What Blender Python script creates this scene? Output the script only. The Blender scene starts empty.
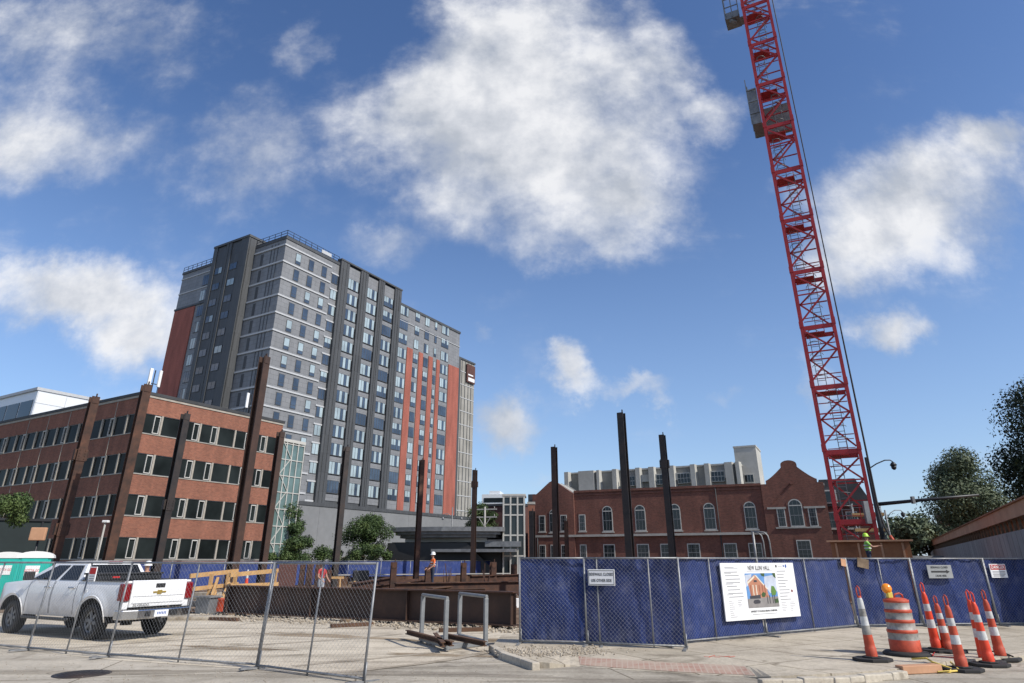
import bpy, bmesh, math, random
from mathutils import Vector, Matrix
random.seed(7)
R = math.radians
sc = bpy.context.scene
col = sc.collection
# ------------------------------------------------------------------ camera geometry (metres; z up; camera at x=y=0)
FPX, CPX, CPY, PITCH, EYE = 638.0, 512.0, 297.0, math.atan(263/638.0), 1.87
_s, _c = math.sin(PITCH), math.cos(PITCH)
def ray(px, py):
    a = (px-CPX)/FPX; b = (CPY-py)/FPX
    return a, _c-b*_s, _s+b*_c
def ground(px, py, z=0.0):
    a, y, d = ray(px, py); t = (z-EYE)/d
    return Vector((a*t, y*t, z))
def atY(px, py, Y):
    a, y, d = ray(px, py); t = Y/y
    return Vector((a*t, Y, EYE+d*t))

# ------------------------------------------------------------------ materials
def new_mat(name):
    m = bpy.data.materials.new(name); m.use_nodes = True
    nt = m.node_tree
    return m, nt, nt.nodes['Principled BSDF']
def lk(nt, a, b): nt.links.new(a, b)
def rgb(c): return (c[0], c[1], c[2], 1.0)
def ramp(nt, fac, stops):
    r = nt.nodes.new('ShaderNodeValToRGB')
    while len(r.color_ramp.elements) < len(stops): r.color_ramp.elements.new(0.5)
    for e, (p, c) in zip(r.color_ramp.elements, stops):
        e.position = p; e.color = rgb(c)
    lk(nt, fac, r.inputs[0]); return r.outputs[0]
def noise(nt, vec, scale, detail=4, rough=0.55, dist=0):
    n = nt.nodes.new('ShaderNodeTexNoise'); n.inputs['Scale'].default_value = scale
    n.inputs['Detail'].default_value = detail; n.inputs['Roughness'].default_value = rough
    n.inputs['Distortion'].default_value = dist
    if vec is not None: lk(nt, vec, n.inputs['Vector'])
    return n.outputs[0]
def objco(nt):
    return nt.nodes.new('ShaderNodeTexCoord').outputs['Object']
def worldco(nt):
    return nt.nodes.new('ShaderNodeNewGeometry').outputs['Position']
def mixc(nt, fac, a, b, mode='MIX'):
    m = nt.nodes.new('ShaderNodeMix'); m.data_type = 'RGBA'; m.blend_type = mode
    for sock, v in ((m.inputs[0], fac), (m.inputs[6], a), (m.inputs[7], b)):
        if hasattr(v, 'is_linked'): lk(nt, v, sock)
        elif isinstance(v, (int, float)): sock.default_value = v
        else: sock.default_value = rgb(v)
    return m.outputs[2]
def math_n(nt, op, a, b=0.0, clamp=False):
    m = nt.nodes.new('ShaderNodeMath'); m.operation = op; m.use_clamp = clamp
    for i, v in enumerate((a, b)):
        if hasattr(v, 'is_linked'): lk(nt, v, m.inputs[i])
        else: m.inputs[i].default_value = v
    return m.outputs[0]
def bump(nt, h, bs, strength=0.3, dist=0.02):
    b = nt.nodes.new('ShaderNodeBump'); b.inputs['Strength'].default_value = strength
    b.inputs['Distance'].default_value = dist
    lk(nt, h, b.inputs['Height']); lk(nt, b.outputs[0], bs.inputs['Normal'])
def worn(name, c1, c2, scale=3.0, rough=0.6, metal=0.0, bmp=0.15, c3=None, world=False, stretch=None, spec=None):
    """two or three tone mottled surface with slightly varying roughness"""
    m, nt, bs = new_mat(name)
    v = worldco(nt) if world else objco(nt)
    if stretch:
        mp = nt.nodes.new('ShaderNodeMapping'); mp.inputs['Scale'].default_value = stretch
        lk(nt, v, mp.inputs[0]); v = mp.outputs[0]
    n = noise(nt, v, scale, 6, 0.62)
    stops = [(0.32, c1), (0.68, c2)] if c3 is None else [(0.3, c1), (0.5, c2), (0.72, c3)]
    cc = ramp(nt, n, stops)
    n2 = noise(nt, v, scale*9, 3)
    cc = mixc(nt, 0.35, cc, mixc(nt, n2, (0.25, 0.25, 0.25), (1, 1, 1)), 'MULTIPLY')
    lk(nt, cc, bs.inputs['Base Color'])
    bs.inputs['Roughness'].default_value = rough; bs.inputs['Metallic'].default_value = metal
    if spec is not None: bs.inputs['Specular IOR Level'].default_value = spec
    if bmp: bump(nt, n2, bs, bmp, 0.02)
    return m
def plain(name, c, rough=0.5, metal=0.0, var=0.12, scale=4.0, coat=0.0):
    m, nt, bs = new_mat(name)
    n = noise(nt, objco(nt), scale, 5)
    k = 1-var
    lk(nt, ramp(nt, n, [(0.3, (c[0]*k, c[1]*k, c[2]*k)), (0.7, c)]), bs.inputs['Base Color'])
    bs.inputs['Roughness'].default_value = rough; bs.inputs['Metallic'].default_value = metal
    bs.inputs['Coat Weight'].default_value = coat
    return m
def brick(name, c1, c2, mortar, flip=1.0):
    m, nt, bs = new_mat(name)
    sp = nt.nodes.new('ShaderNodeSeparateXYZ'); lk(nt, objco(nt), sp.inputs[0])
    u = math_n(nt, 'ADD', sp.outputs[0], sp.outputs[1])
    cb = nt.nodes.new('ShaderNodeCombineXYZ'); lk(nt, u, cb.inputs[0]); lk(nt, sp.outputs[2], cb.inputs[1])
    b = nt.nodes.new('ShaderNodeTexBrick')
    b.inputs['Color1'].default_value = rgb(c1); b.inputs['Color2'].default_value = rgb(c2)
    b.inputs['Mortar'].default_value = rgb(mortar); b.inputs['Scale'].default_value = 1.0
    b.inputs['Brick Width'].default_value = 0.22; b.inputs['Row Height'].default_value = 0.085
    b.inputs['Mortar Size'].default_value = 0.010; b.inputs['Bias'].default_value = 0.0
    lk(nt, cb.outputs[0], b.inputs['Vector'])
    st = nt.nodes.new('ShaderNodeMapping'); st.inputs['Scale'].default_value = (1, 1, 0.25)
    lk(nt, objco(nt), st.inputs[0])
    n = noise(nt, st.outputs[0], 0.8, 6, 0.6)
    cc = mixc(nt, 0.6, b.outputs[0], ramp(nt, n, [(0.3, (0.5, 0.5, 0.5)), (0.7, (1.15, 1.15, 1.15))]), 'MULTIPLY')
    n2 = noise(nt, cb.outputs[0], 5.0, 3)
    cc = mixc(nt, 0.3, cc, ramp(nt, n2, [(0.3, (0.5, 0.5, 0.5)), (0.7, (1.2, 1.2, 1.2))]), 'MULTIPLY')
    lk(nt, cc, bs.inputs['Base Color']); bs.inputs['Roughness'].default_value = 0.88
    return m
def glass(name, c, rough=0.06, var=0.5, spec=0.6):
    m, nt, bs = new_mat(name)
    n = noise(nt, worldco(nt), 0.35, 3)
    lk(nt, ramp(nt, n, [(0.35, tuple(x*(1-var) for x in c)), (0.65, c)]), bs.inputs['Base Color'])
    bs.inputs['Roughness'].default_value = rough; bs.inputs['Specular IOR Level'].default_value = spec
    bs.inputs['IOR'].default_value = 1.5
    return m

M = {}
M['rust'] = worn('rusted_steel', (.03, .016, .011), (.068, .03, .018), 2.2, .75, .1, .2, (.12, .05, .027))
M['darksteel'] = worn('dark_mill_steel', (.02, .019, .02), (.045, .036, .033), 1.6, .55, .3, .12, (.07, .045, .035))
M['brownsteel'] = worn('brown_primed_steel', (.034, .019, .014), (.058, .031, .022), 1.2, .65, .1, .1, (.09, .046, .03))
M['galv'] = worn('galvanised_pipe', (.2, .205, .21), (.36, .365, .37), 6, .5, .4, .05)
M['wire'] = plain('fence_wire', (.25, .26, .275), .5, .35)
M['screen'] = None
M['red'] = worn('crane_red_paint', (.32, .016, .019), (.48, .024, .027), 1.1, .5, .0, .04)
M['greymetal'] = worn('grey_sheet_metal', (.16, .165, .17), (.27, .275, .28), 2, .5, .3, .05)
M['greypaint'] = worn('grey_painted_steel', (.2, .21, .215), (.29, .3, .305), 3, .45, .1, .05)
M['black'] = plain('black_rubber', (.022, .022, .022), .8)
M['blackp'] = plain('black_plastic', (.02, .02, .021), .45)
M['pole'] = plain('dark_pole_paint', (.025, .026, .028), .45, .2)
M['white'] = plain('white_paint', (.78, .78, .77), .5, 0, .08)
M['paperwhite'] = plain('sign_white', (.8, .8, .8), .6, 0, .04)
M['trimwhite'] = plain('white_window_trim', (.5, .49, .45), .6, 0, .15, 2)
M['beige'] = worn('beige_pier_panel', (.33, .3, .25), (.46, .42, .36), 1.5, .75)
M['ink'] = plain('black_ink', (.03, .03, .03), .7)
M['greyink'] = plain('grey_ink', (.3, .3, .31), .7)
M['redink'] = plain('red_ink', (.5, .02, .02), .6)
M['blueink'] = plain('blue_ink', (.03, .1, .35), .6)
M['lumber'] = worn('fresh_lumber', (.45, .26, .1), (.62, .38, .16), 3, .75, 0, .1, None, False, (1, 1, .3))
M['oldlumber'] = worn('weathered_lumber', (.12, .08, .05), (.28, .2, .13), 4, .85)
M['ply'] = worn('brown_plywood', (.2, .07, .025), (.33, .13, .05), .9, .7, 0, .08, (.4, .18, .08))
M['plylight'] = worn('tan_plywood', (.48, .25, .14), (.64, .36, .21), .6, .75)
M['orange'] = worn('orange_plastic', (.74, .05, .012), (.86, .075, .02), 5, .5, 0, .03)
M['orangedull'] = worn('scuffed_orange_plastic', (.4, .055, .022), (.64, .09, .035), 9, .6, 0, .05)
M['reflect'] = worn('white_reflective_band', (.5, .5, .48), (.75, .75, .73), 12, .4, 0, .02)
M['reflectdirty'] = worn('dirty_reflective_band', (.2, .19, .17), (.4, .38, .34), 10, .6, 0, .05)
M['reflectsign'] = worn('grey_sign_sheet', (.3, .31, .31), (.4, .41, .41), 3, .5, 0, .02)
M['drumband'] = worn('scuffed_drum_band', (.24, .21, .18), (.5, .47, .43), 8, .55, 0, .05)
M['amber'] = plain('amber_lens', (.95, .3, .01), .2, 0, .1, 4, .5)
M['yellow'] = plain('yellow_plastic', (.75, .6, .1), .6)
M['yellowtape'] = plain('yellow_tape', (.75, .55, .12), .6)
M['teal'] = plain('teal_plastic', (.008, .42, .35), .45, 0, .12)
M['chrome'] = plain('chrome', (.62, .63, .65), .16, 1.0, .1)
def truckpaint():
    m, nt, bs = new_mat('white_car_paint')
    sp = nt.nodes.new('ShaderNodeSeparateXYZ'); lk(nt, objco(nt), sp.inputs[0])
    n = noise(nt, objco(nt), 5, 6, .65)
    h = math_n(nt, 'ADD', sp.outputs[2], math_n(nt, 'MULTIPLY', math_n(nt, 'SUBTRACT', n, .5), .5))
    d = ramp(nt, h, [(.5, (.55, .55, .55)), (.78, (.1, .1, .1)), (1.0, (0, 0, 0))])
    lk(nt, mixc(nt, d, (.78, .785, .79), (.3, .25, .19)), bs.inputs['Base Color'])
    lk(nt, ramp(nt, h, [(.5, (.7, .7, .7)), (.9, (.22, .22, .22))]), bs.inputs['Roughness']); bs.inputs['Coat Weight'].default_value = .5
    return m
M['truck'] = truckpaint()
M['carglass'] = glass('tinted_car_glass', (.012, .014, .016), .03, .4, .25)
M['taillight'] = plain('red_tail_lens', (.2, .005, .008), .15, 0, .2, 6, .6)
M['gold'] = plain('gold_emblem', (.55, .38, .08), .3, .6)
M['skin'] = plain('skin', (.45, .24, .16), .6)
M['helmet'] = plain('white_helmet', (.8, .8, .78), .35)
M['limehelmet'] = plain('lime_helmet', (.45, .75, .05), .4)
M['orangeshirt'] = plain('hi_vis_orange_cloth', (.85, .16, .03), .85, 0, .25, 8)
M['limeshirt'] = plain('lime_cloth', (.3, .62, .12), .85, 0, .25, 8)
M['yellowshirt'] = plain('hi_vis_yellow_cloth', (.75, .75, .1), .85, 0, .25, 8)
M['redshirt'] = plain('red_cloth', (.5, .05, .05), .85, 0, .25, 8)
M['denim'] = plain('dark_denim', (.03, .04, .07), .9, 0, .3, 8)
M['lightpants'] = plain('light_trousers', (.4, .42, .45), .9, 0, .3, 8)
M['bark'] = worn('bark', (.06, .045, .035), (.13, .1, .075), 5, .95)
M['brickL'] = brick('red_office_brick', (.31, .108, .062), (.215, .07, .042), (.26, .16, .115))
M['brickR'] = brick('dark_hall_brick', (.225, .076, .052), (.135, .047, .034), (.17, .11, .085))
M['brickM'] = brick('maroon_brick', (.12, .04, .032), (.09, .03, .025), (.12, .08, .07))
M['brickT'] = brick('orange_tower_brick', (.37, .115, .08), (.32, .095, .066), (.34, .115, .085))
M['glassdark'] = glass('dark_window_glass', (.02, .028, .032), .05, .5, .5)
M['glassoffice'] = glass('dark_office_glass', (.022, .028, .028), .15, .6, .04)
M['glassblue'] = glass('blue_window_glass', (.06, .088, .135), .05, .5, .8)
M['glasslight'] = glass('curtained_window_glass', (.4, .49, .52), .08, .35, .8)
M['glassgreen'] = glass('green_stair_glass', (.15, .23, .22), .07, .5, .7)
def panelmat(name, c, w, h, dv=.12):
    m, nt, bs = new_mat(name)
    sp = nt.nodes.new('ShaderNodeSeparateXYZ'); lk(nt, objco(nt), sp.inputs[0])
    cb = nt.nodes.new('ShaderNodeCombineXYZ'); lk(nt, math_n(nt, 'ADD', sp.outputs[0], sp.outputs[1]), cb.inputs[0]); lk(nt, sp.outputs[2], cb.inputs[1])
    b = nt.nodes.new('ShaderNodeTexBrick'); b.offset = .5; b.inputs['Scale'].default_value = 1
    b.inputs['Color1'].default_value = rgb(c); b.inputs['Color2'].default_value = rgb(tuple(x*(1-dv) for x in c)); b.inputs['Mortar'].default_value = rgb(tuple(x*.5 for x in c))
    b.inputs['Brick Width'].default_value = w; b.inputs['Row Height'].default_value = h; b.inputs['Mortar Size'].default_value = .02
    lk(nt, cb.outputs[0], b.inputs['Vector'])
    mp = nt.nodes.new('ShaderNodeMapping'); mp.inputs['Scale'].default_value = (1, 1, .15); lk(nt, objco(nt), mp.inputs[0])
    st = noise(nt, mp.outputs[0], .9, 6, .65)
    lk(nt, mixc(nt, .5, b.outputs[0], ramp(nt, st, [(.3, (.7, .7, .69)), (.65, (1.1, 1.1, 1.1))]), 'MULTIPLY'), bs.inputs['Base Color'])
    bs.inputs['Roughness'].default_value = .6
    return m
M['towergrey'] = panelmat('grey_tower_panel', (.215, .221, .232), 1.45, .75)
M['towerdark'] = panelmat('charcoal_tower_panel', (.07, .074, .079), .6, 3.0, .2)
M['podium'] = worn('grey_podium_panel', (.19, .195, .2), (.235, .24, .245), .12, .7, 0, .04)
M['towerwhite'] = plain('white_tower_band', (.47, .48, .49), .6)
M['limestone'] = worn('limestone_band', (.34, .33, .3), (.46, .44, .4), .8, .85)
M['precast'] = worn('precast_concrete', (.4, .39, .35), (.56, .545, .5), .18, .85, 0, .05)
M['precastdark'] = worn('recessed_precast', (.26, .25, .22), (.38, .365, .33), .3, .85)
M['roofdark'] = worn('dark_roofing', (.03, .032, .035), (.06, .062, .066), .8, .7)
M['hoardgreen'] = worn('dark_green_hoarding', (.008, .016, .016), (.014, .026, .026), .5, .7)
M['whiteclad'] = plain('white_metal_cladding', (.72, .74, .76), .4, .1, .06, 1)
M['concwall'] = worn('grey_hoarding_wall', (.27, .265, .255), (.4, .395, .38), .7, .85, 0, .1, None, False, (1, 1, .4))
M['mudbeam'] = worn('muddy_timber', (.06, .03, .018), (.15, .08, .045), 1.4, .9, 0, .2)
M['stone'] = worn('rubble_stone', (.27, .22, .16), (.52, .46, .37), 3, .95)

def screen_mat(name, c, k):
    m, nt, bs = new_mat(name)
    v = objco(nt)
    mp = nt.nodes.new('ShaderNodeMapping'); mp.inputs['Scale'].default_value = (1, 1, .5)
    lk(nt, v, mp.inputs[0])
    n = noise(nt, mp.outputs[0], 1.3, 5, .6, .6)
    n2 = noise(nt, v, 9, 3)
    cc = ramp(nt, n, [(.3, tuple(x*.72 for x in c)), (.7, tuple(x*k for x in c))])
    cc = mixc(nt, .5, cc, ramp(nt, n2, [(.35, (.6, .6, .62)), (.65, (1, 1, 1))]), 'MULTIPLY')
    dust = noise(nt, v, 2.2, 6, .7)
    cc = mixc(nt, ramp(nt, dust, [(.52, (0, 0, 0)), (.85, (.4, .4, .4))]), cc, (.26, .26, .3))
    lk(nt, cc, bs.inputs['Base Color']); bs.inputs['Roughness'].default_value = .7
    bs.inputs['Specular IOR Level'].default_value = .25
    bump(nt, n, bs, .6, .12)
    return m
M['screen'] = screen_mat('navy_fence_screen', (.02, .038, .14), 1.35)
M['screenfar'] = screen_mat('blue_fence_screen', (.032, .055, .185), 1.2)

def foliage(name, a, b, c):
    m, nt, bs = new_mat(name)
    n = noise(nt, worldco(nt), .9, 4, .6)
    n2 = noise(nt, worldco(nt), 6, 2)
    cc = ramp(nt, n, [(.3, a), (.5, b), (.7, c)])
    cc = mixc(nt, .5, cc, ramp(nt, n2, [(.3, (.45, .45, .45)), (.7, (1.3, 1.3, 1.3))]), 'MULTIPLY')
    lk(nt, cc, bs.inputs['Base Color']); bs.inputs['Roughness'].default_value = .6
    bs.inputs['Specular IOR Level'].default_value = .3
    return m
M['leaf'] = foliage('broad_leaf', (.02, .04, .012), (.05, .085, .024), (.11, .15, .045))
M['leafgrey'] = foliage('grey_green_leaf', (.05, .07, .035), (.11, .14, .075), (.18, .21, .125))
M['leafdark'] = foliage('dark_leaf', (.008, .016, .007), (.016, .03, .012), (.03, .05, .018))

def paving(name, base, dark, light, joints=None, cracks=True, track=False, scale=1.0):
    m, nt, bs = new_mat(name)
    p = worldco(nt)
    big = noise(nt, p, .16*scale, 6, .62)
    mid = noise(nt, p, 1.1*scale, 6, .65)
    fine = noise(nt, p, 14, 4, .6)
    cc = ramp(nt, big, [(.3, dark), (.5, base), (.7, light)])
    cc = mixc(nt, .55, cc, ramp(nt, mid, [(.3, (.5, .48, .45)), (.5, (.98, .98, .98)), (.75, (1.2, 1.19, 1.15))]), 'MULTIPLY')
    cc = mixc(nt, .5, cc, ramp(nt, fine, [(.3, (.66, .65, .63)), (.7, (1.18, 1.18, 1.18))]), 'MULTIPLY')
    if track:
        mp = nt.nodes.new('ShaderNodeMapping'); mp.inputs['Scale'].default_value = (.08, 1.3, 1); mp.inputs['Rotation'].default_value = (0, 0, R(14))
        lk(nt, p, mp.inputs[0])
        tr = noise(nt, mp.outputs[0], 1.5, 5, .6, .3)
        cc = mixc(nt, .75, cc, ramp(nt, tr, [(.36, (.62, .6, .57)), (.5, (1, 1, 1)), (.7, (1.12, 1.11, 1.1))]), 'MULTIPLY')
    st = noise(nt, p, .55, 3, .5, 1.2)
    cc = mixc(nt, .8, cc, ramp(nt, st, [(.25, (.42, .4, .37)), (.38, (1, 1, 1))]), 'MULTIPLY')
    if cracks:
        vo = nt.nodes.new('ShaderNodeTexVoronoi'); vo.feature = 'DISTANCE_TO_EDGE'; vo.inputs['Scale'].default_value = .21
        ad = nt.nodes.new('ShaderNodeVectorMath'); ad.operation = 'ADD'
        nn = nt.nodes.new('ShaderNodeTexNoise'); nn.inputs['Scale'].default_value = 1.2; lk(nt, p, nn.inputs['Vector'])
        lk(nt, p, ad.inputs[0]); lk(nt, nn.outputs[1], ad.inputs[1]); lk(nt, ad.outputs[0], vo.inputs['Vector'])
        cr = ramp(nt, vo.outputs[0], [(0.0, (.55, .53, .5)), (.008, (1, 1, 1))])
        msk = ramp(nt, noise(nt, p, .4, 2), [(.5, (0, 0, 0)), (.58, (1, 1, 1))])
        cc = mixc(nt, msk, cc, mixc(nt, 1.0, cc, cr, 'MULTIPLY'))
    if joints:
        mp = nt.nodes.new('ShaderNodeMapping'); mp.inputs['Rotation'].default_value = (0, 0, joints[1])
        lk(nt, p, mp.inputs[0])
        b = nt.nodes.new('ShaderNodeTexBrick'); b.offset = 0; b.inputs['Scale'].default_value = 1
        b.inputs['Brick Width'].default_value = joints[0]; b.inputs['Row Height'].default_value = joints[0]
        b.inputs['Mortar Size'].default_value = .018
        b.inputs['Color1'].default_value = (1, 1, 1, 1); b.inputs['Color2'].default_value = (.88, .88, .87, 1); b.inputs['Mortar'].default_value = (.42, .4, .37, 1)
        lk(nt, mp.outputs[0], b.inputs['Vector'])
        cc = mixc(nt, 1.0, cc, b.outputs[0], 'MULTIPLY')
    lk(nt, cc, bs.inputs['Base Color']); bs.inputs['Roughness'].default_value = .9
    bs.inputs['Specular IOR Level'].default_value = .2
    h = math_n(nt, 'ADD', math_n(nt, 'MULTIPLY', mid, 1.5), fine)
    bump(nt, h, bs, .35, .03)
    return m
M['street'] = paving('dusty_street_concrete', (.44, .395, .325), (.34, .305, .255), (.51, .46, .385), (4.6, R(-12)), True, True)
M['lot'] = paving('dusty_lot_concrete', (.55, .485, .385), (.45, .39, .31), (.62, .555, .45), None, True, True)
M['walk'] = paving('sidewalk_concrete', (.5, .44, .35), (.41, .36, .285), (.57, .505, .41), (1.55, R(-30)), True, False)
M['kerb'] = paving('kerb_concrete', (.5, .45, .37), (.38, .33, .27), (.56, .51, .43), None, True, False)
M['dirt'] = paving('site_dirt', (.17, .11, .07), (.1, .06, .04), (.3, .22, .15), None, False, False, 3)
M['farground'] = paving('far_ground', (.16, .15, .12), (.1, .1, .07), (.2, .19, .16), None, False, False)
def tactile():
    m, nt, bs = new_mat('red_brick_paver_strip')
    mp = nt.nodes.new('ShaderNodeMapping'); mp.inputs['Rotation'].default_value = (0, 0, R(9))
    lk(nt, worldco(nt), mp.inputs[0])
    b = nt.nodes.new('ShaderNodeTexBrick'); b.offset = 0; b.inputs['Scale'].default_value = 1
    b.inputs['Brick Width'].default_value = .1; b.inputs['Row Height'].default_value = .2; b.inputs['Mortar Size'].default_value = .012
    b.inputs['Color1'].default_value = (.33, .12, .085, 1); b.inputs['Color2'].default_value = (.27, .095, .07, 1); b.inputs['Mortar'].default_value = (.4, .3, .24, 1)
    lk(nt, mp.outputs[0], b.inputs['Vector'])
    d = noise(nt, worldco(nt), 1.6, 6, .7)
    cc = mixc(nt, ramp(nt, d, [(.3, (.15, .15, .15)), (.56, (.85, .85, .85))]), b.outputs[0], (.42, .34, .265))
    lk(nt, cc, bs.inputs['Base Color']); bs.inputs['Roughness'].default_value = .9
    return m
M['tactile'] = tactile()

# ------------------------------------------------------------------ mesh builder and object helpers
class MB:
    def __init__(s): s.v = []; s.f = []; s.m = []; s.sm = []
    def face(s, pts, mi=0, smooth=False):
        b = len(s.v); s.v += [tuple(p) for p in pts]; s.f.append(tuple(range(b, b+len(pts)))); s.m.append(mi); s.sm.append(smooth)
    def hexa(s, p, mi=0):
        b = len(s.v); s.v += [tuple(q) for q in p]
        for f in ((0, 3, 2, 1), (4, 5, 6, 7), (0, 1, 5, 4), (1, 2, 6, 5), (2, 3, 7, 6), (3, 0, 4, 7)):
            s.f.append(tuple(b+i for i in f)); s.m.append(mi); s.sm.append(False)
    def box(s, x0, x1, y0, y1, z0, z1, mi=0):
        s.hexa([(x0, y0, z0), (x1, y0, z0), (x1, y1, z0), (x0, y1, z0), (x0, y0, z1), (x1, y0, z1), (x1, y1, z1), (x0, y1, z1)], mi)
    def bar(s, p, q, w, h, mi=0, up=(0, 0, 1)):
        p = Vector(p); q = Vector(q); d = (q-p).normalized(); u = Vector(up)
        if abs(d.dot(u)) > .98: u = Vector((1, 0, 0))
        a = d.cross(u).normalized(); b = a.cross(d).normalized(); a *= w/2; b *= h/2
        s.hexa([p-a-b, p+a-b, p+a+b, p-a+b, q-a-b, q+a-b, q+a+b, q-a+b], mi)
    def tube(s, pts, r, n=8, mi=0, cap=True, smooth=True):
        pts = [Vector(p) for p in pts]; rings = []
        rr = r if isinstance(r, (list, tuple)) else [r]*len(pts)
        prev = None
        for i, p in enumerate(pts):
            d = (pts[min(i+1, len(pts)-1)]-pts[max(i-1, 0)]).normalized()
            u = Vector((0, 0, 1)) if abs(d.z) < .95 else Vector((1, 0, 0))
            if prev is not None and abs(prev.dot(d)) < .9: u = prev
            a = d.cross(u).normalized(); b = a.cross(d).normalized(); prev = b
            k = len(s.v)
            for j in range(n):
                t = 2*math.pi*j/n; s.v.append(tuple(p+a*math.cos(t)*rr[i]+b*math.sin(t)*rr[i]))
            rings.append(k)
        for k0, k1 in zip(rings, rings[1:]):
            for j in range(n):
                s.f.append((k0+j, k1+j, k1+(j+1) % n, k0+(j+1) % n)); s.m.append(mi); s.sm.append(smooth)
        if cap:
            s.f.append(tuple(rings[0]+j for j in range(n))); s.m.append(mi); s.sm.append(False)
            s.f.append(tuple(rings[-1]+j for j in reversed(range(n)))); s.m.append(mi); s.sm.append(False)
    def lathe(s, prof, c=(0, 0, 0), n=24, mis=None, smooth=True, sy=1.0):
        rings = []
        for r, z in prof:
            k = len(s.v)
            for j in range(n):
                t = 2*math.pi*j/n; s.v.append((c[0]+r*math.cos(t), c[1]+r*math.sin(t)*sy, c[2]+z))
            rings.append(k)
        for i, (k0, k1) in enumerate(zip(rings, rings[1:])):
            mi = mis[i] if mis else 0
            for j in range(n):
                s.f.append((k0+j, k0+(j+1) % n, k1+(j+1) % n, k1+j)); s.m.append(mi); s.sm.append(smooth)
        s.f.append(tuple(rings[-1]+j for j in range(n))); s.m.append(mis[-1] if mis else 0); s.sm.append(False)
    def prism(s, poly, axis, t0, t1, mi=0):
        """extrude a 2D polygon; axis 'y': poly is (x,z); 'x': (y,z); 'z': (x,y)"""
        def P(a, b, t): return {'y': (a, t, b), 'x': (t, a, b), 'z': (a, b, t)}[axis]
        n = len(poly); b = len(s.v)
        s.v += [P(a, c, t0) for a, c in poly]+[P(a, c, t1) for a, c in poly]
        s.f.append(tuple(range(b, b+n))); s.f.append(tuple(b+n+i for i in reversed(range(n)))); s.m += [mi]*2; s.sm += [False]*2
        for i in range(n):
            j = (i+1) % n; s.f.append((b+j, b+i, b+n+i, b+n+j)); s.m.append(mi); s.sm.append(False)
    def build(s, name, mats, parent=None, loc=None, rot=0, bevel=0, label=None):
        me = bpy.data.meshes.new(name); me.from_pydata(s.v, [], s.f)
        if not isinstance(mats, (list, tuple)): mats = [mats]
        for m in mats: me.materials.append(M[m] if isinstance(m, str) else m)
        me.polygons.foreach_set('material_index', s.m); me.polygons.foreach_set('use_smooth', s.sm)
        bm = bmesh.new(); bm.from_mesh(me); bmesh.ops.remove_doubles(bm, verts=bm.verts, dist=1e-5) if bevel else None
        bmesh.ops.recalc_face_normals(bm, faces=bm.faces); bm.to_mesh(me); bm.free(); me.update()
        o = bpy.data.objects.new(name, me); col.objects.link(o)
        if parent: o.parent = parent
        if loc is not None: o.location = loc
        o.rotation_euler.z = rot
        if bevel:
            md = o.modifiers.new('bevel', 'BEVEL'); md.width = bevel; md.segments = 2; md.limit_method = 'ANGLE'; md.angle_limit = R(40)
        if label: o['label'] = label
        return o
def tag(o, label=None, cat=None, group=None, kind=None):
    if label: o['label'] = label
    if cat: o['category'] = cat
    if group: o['group'] = group
    if kind: o['kind'] = kind
    return o
def thing(name, label, cat, loc=(0, 0, 0), rot=0, group=None):
    o = bpy.data.objects.new(name, None); col.objects.link(o); o.empty_display_size = .3
    o.location = loc; o.rotation_euler.z = rot
    return tag(o, label, cat, group)
def child(src, name, parent, loc, rot=0):
    o = bpy.data.objects.new(name, src.data); col.objects.link(o); o.parent = parent
    o.location = loc; o.rotation_euler.z = rot
    for md in src.modifiers:
        if md.type == 'BEVEL':
            n = o.modifiers.new(md.name, md.type); n.width = md.width; n.segments = md.segments; n.limit_method = md.limit_method
    return o
def dup(root, loc, rot, label, scale=None, group=None):
    def cp(o, par):
        c = o.copy(); col.objects.link(c); c.parent = par
        for ch in o.children: cp(ch, c)
        return c
    r = cp(root, None); r.location = loc; r.rotation_euler.z = rot; r['label'] = label
    if scale: r.scale = scale
    if group: r['group'] = group
    return r
def text(s, size, parent, loc, mat, rot=(R(90), 0, 0), align='CENTER', name='lettering', sx=1.0):
    cu = bpy.data.curves.new(name, 'FONT'); cu.body = s; cu.size = size; cu.align_x = align; cu.align_y = 'CENTER'
    cu.extrude = .0015; cu.offset = size*.012; cu.space_character = 1.05
    cu.materials.append(M[mat])
    tmp = bpy.data.objects.new(name, cu); col.objects.link(tmp)
    me = bpy.data.meshes.new_from_object(tmp.evaluated_get(bpy.context.evaluated_depsgraph_get()))
    bpy.data.objects.remove(tmp); bpy.data.curves.remove(cu)
    o = bpy.data.objects.new(name, me); col.objects.link(o); o.parent = parent; o.location = loc; o.rotation_euler = rot; o.scale.x = sx
    return o
D1 = Vector((.509, .861, 0)); ANG = math.atan2(.861, .509)      # the street grid

# ================================================================== SETTING: ground
mb = MB(); mb.box(-900, 900, -60, 1500, -.5, 0)
tag(mb.build('ground', 'farground'), kind='structure')
mb = MB(); mb.face([(-60, -8, .004), (90, -8, .004), (90, 22, .004), (24, 24, .004), (-60, 24, .004)])
tag(mb.build('street', 'street'), kind='structure')
pts = [ground(-260, 646), ground(0, 648), ground(107, 660), ground(256, 670), ground(330, 676), ground(420, 664), ground(500, 652), ground(560, 640), ground(570, 622), ground(300, 617), ground(160, 613), ground(-300, 606)]
mb = MB(); mb.face([(p.x, p.y, .008) for p in pts])
tag(mb.build('site_entrance', 'lot'), kind='structure')
pts = [Vector((-26, 27)), Vector((-11, 26.9)), Vector((.3, 21.2)), Vector((3, 21)), Vector((8, 24)), Vector((18, 28)), Vector((33, 60)), Vector((0, 84)), Vector((-30, 50))]
mb = MB(); mb.face([(p.x, p.y, .012) for p in pts])
tag(mb.build('dirt_lot', 'dirt'), kind='structure')
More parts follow.
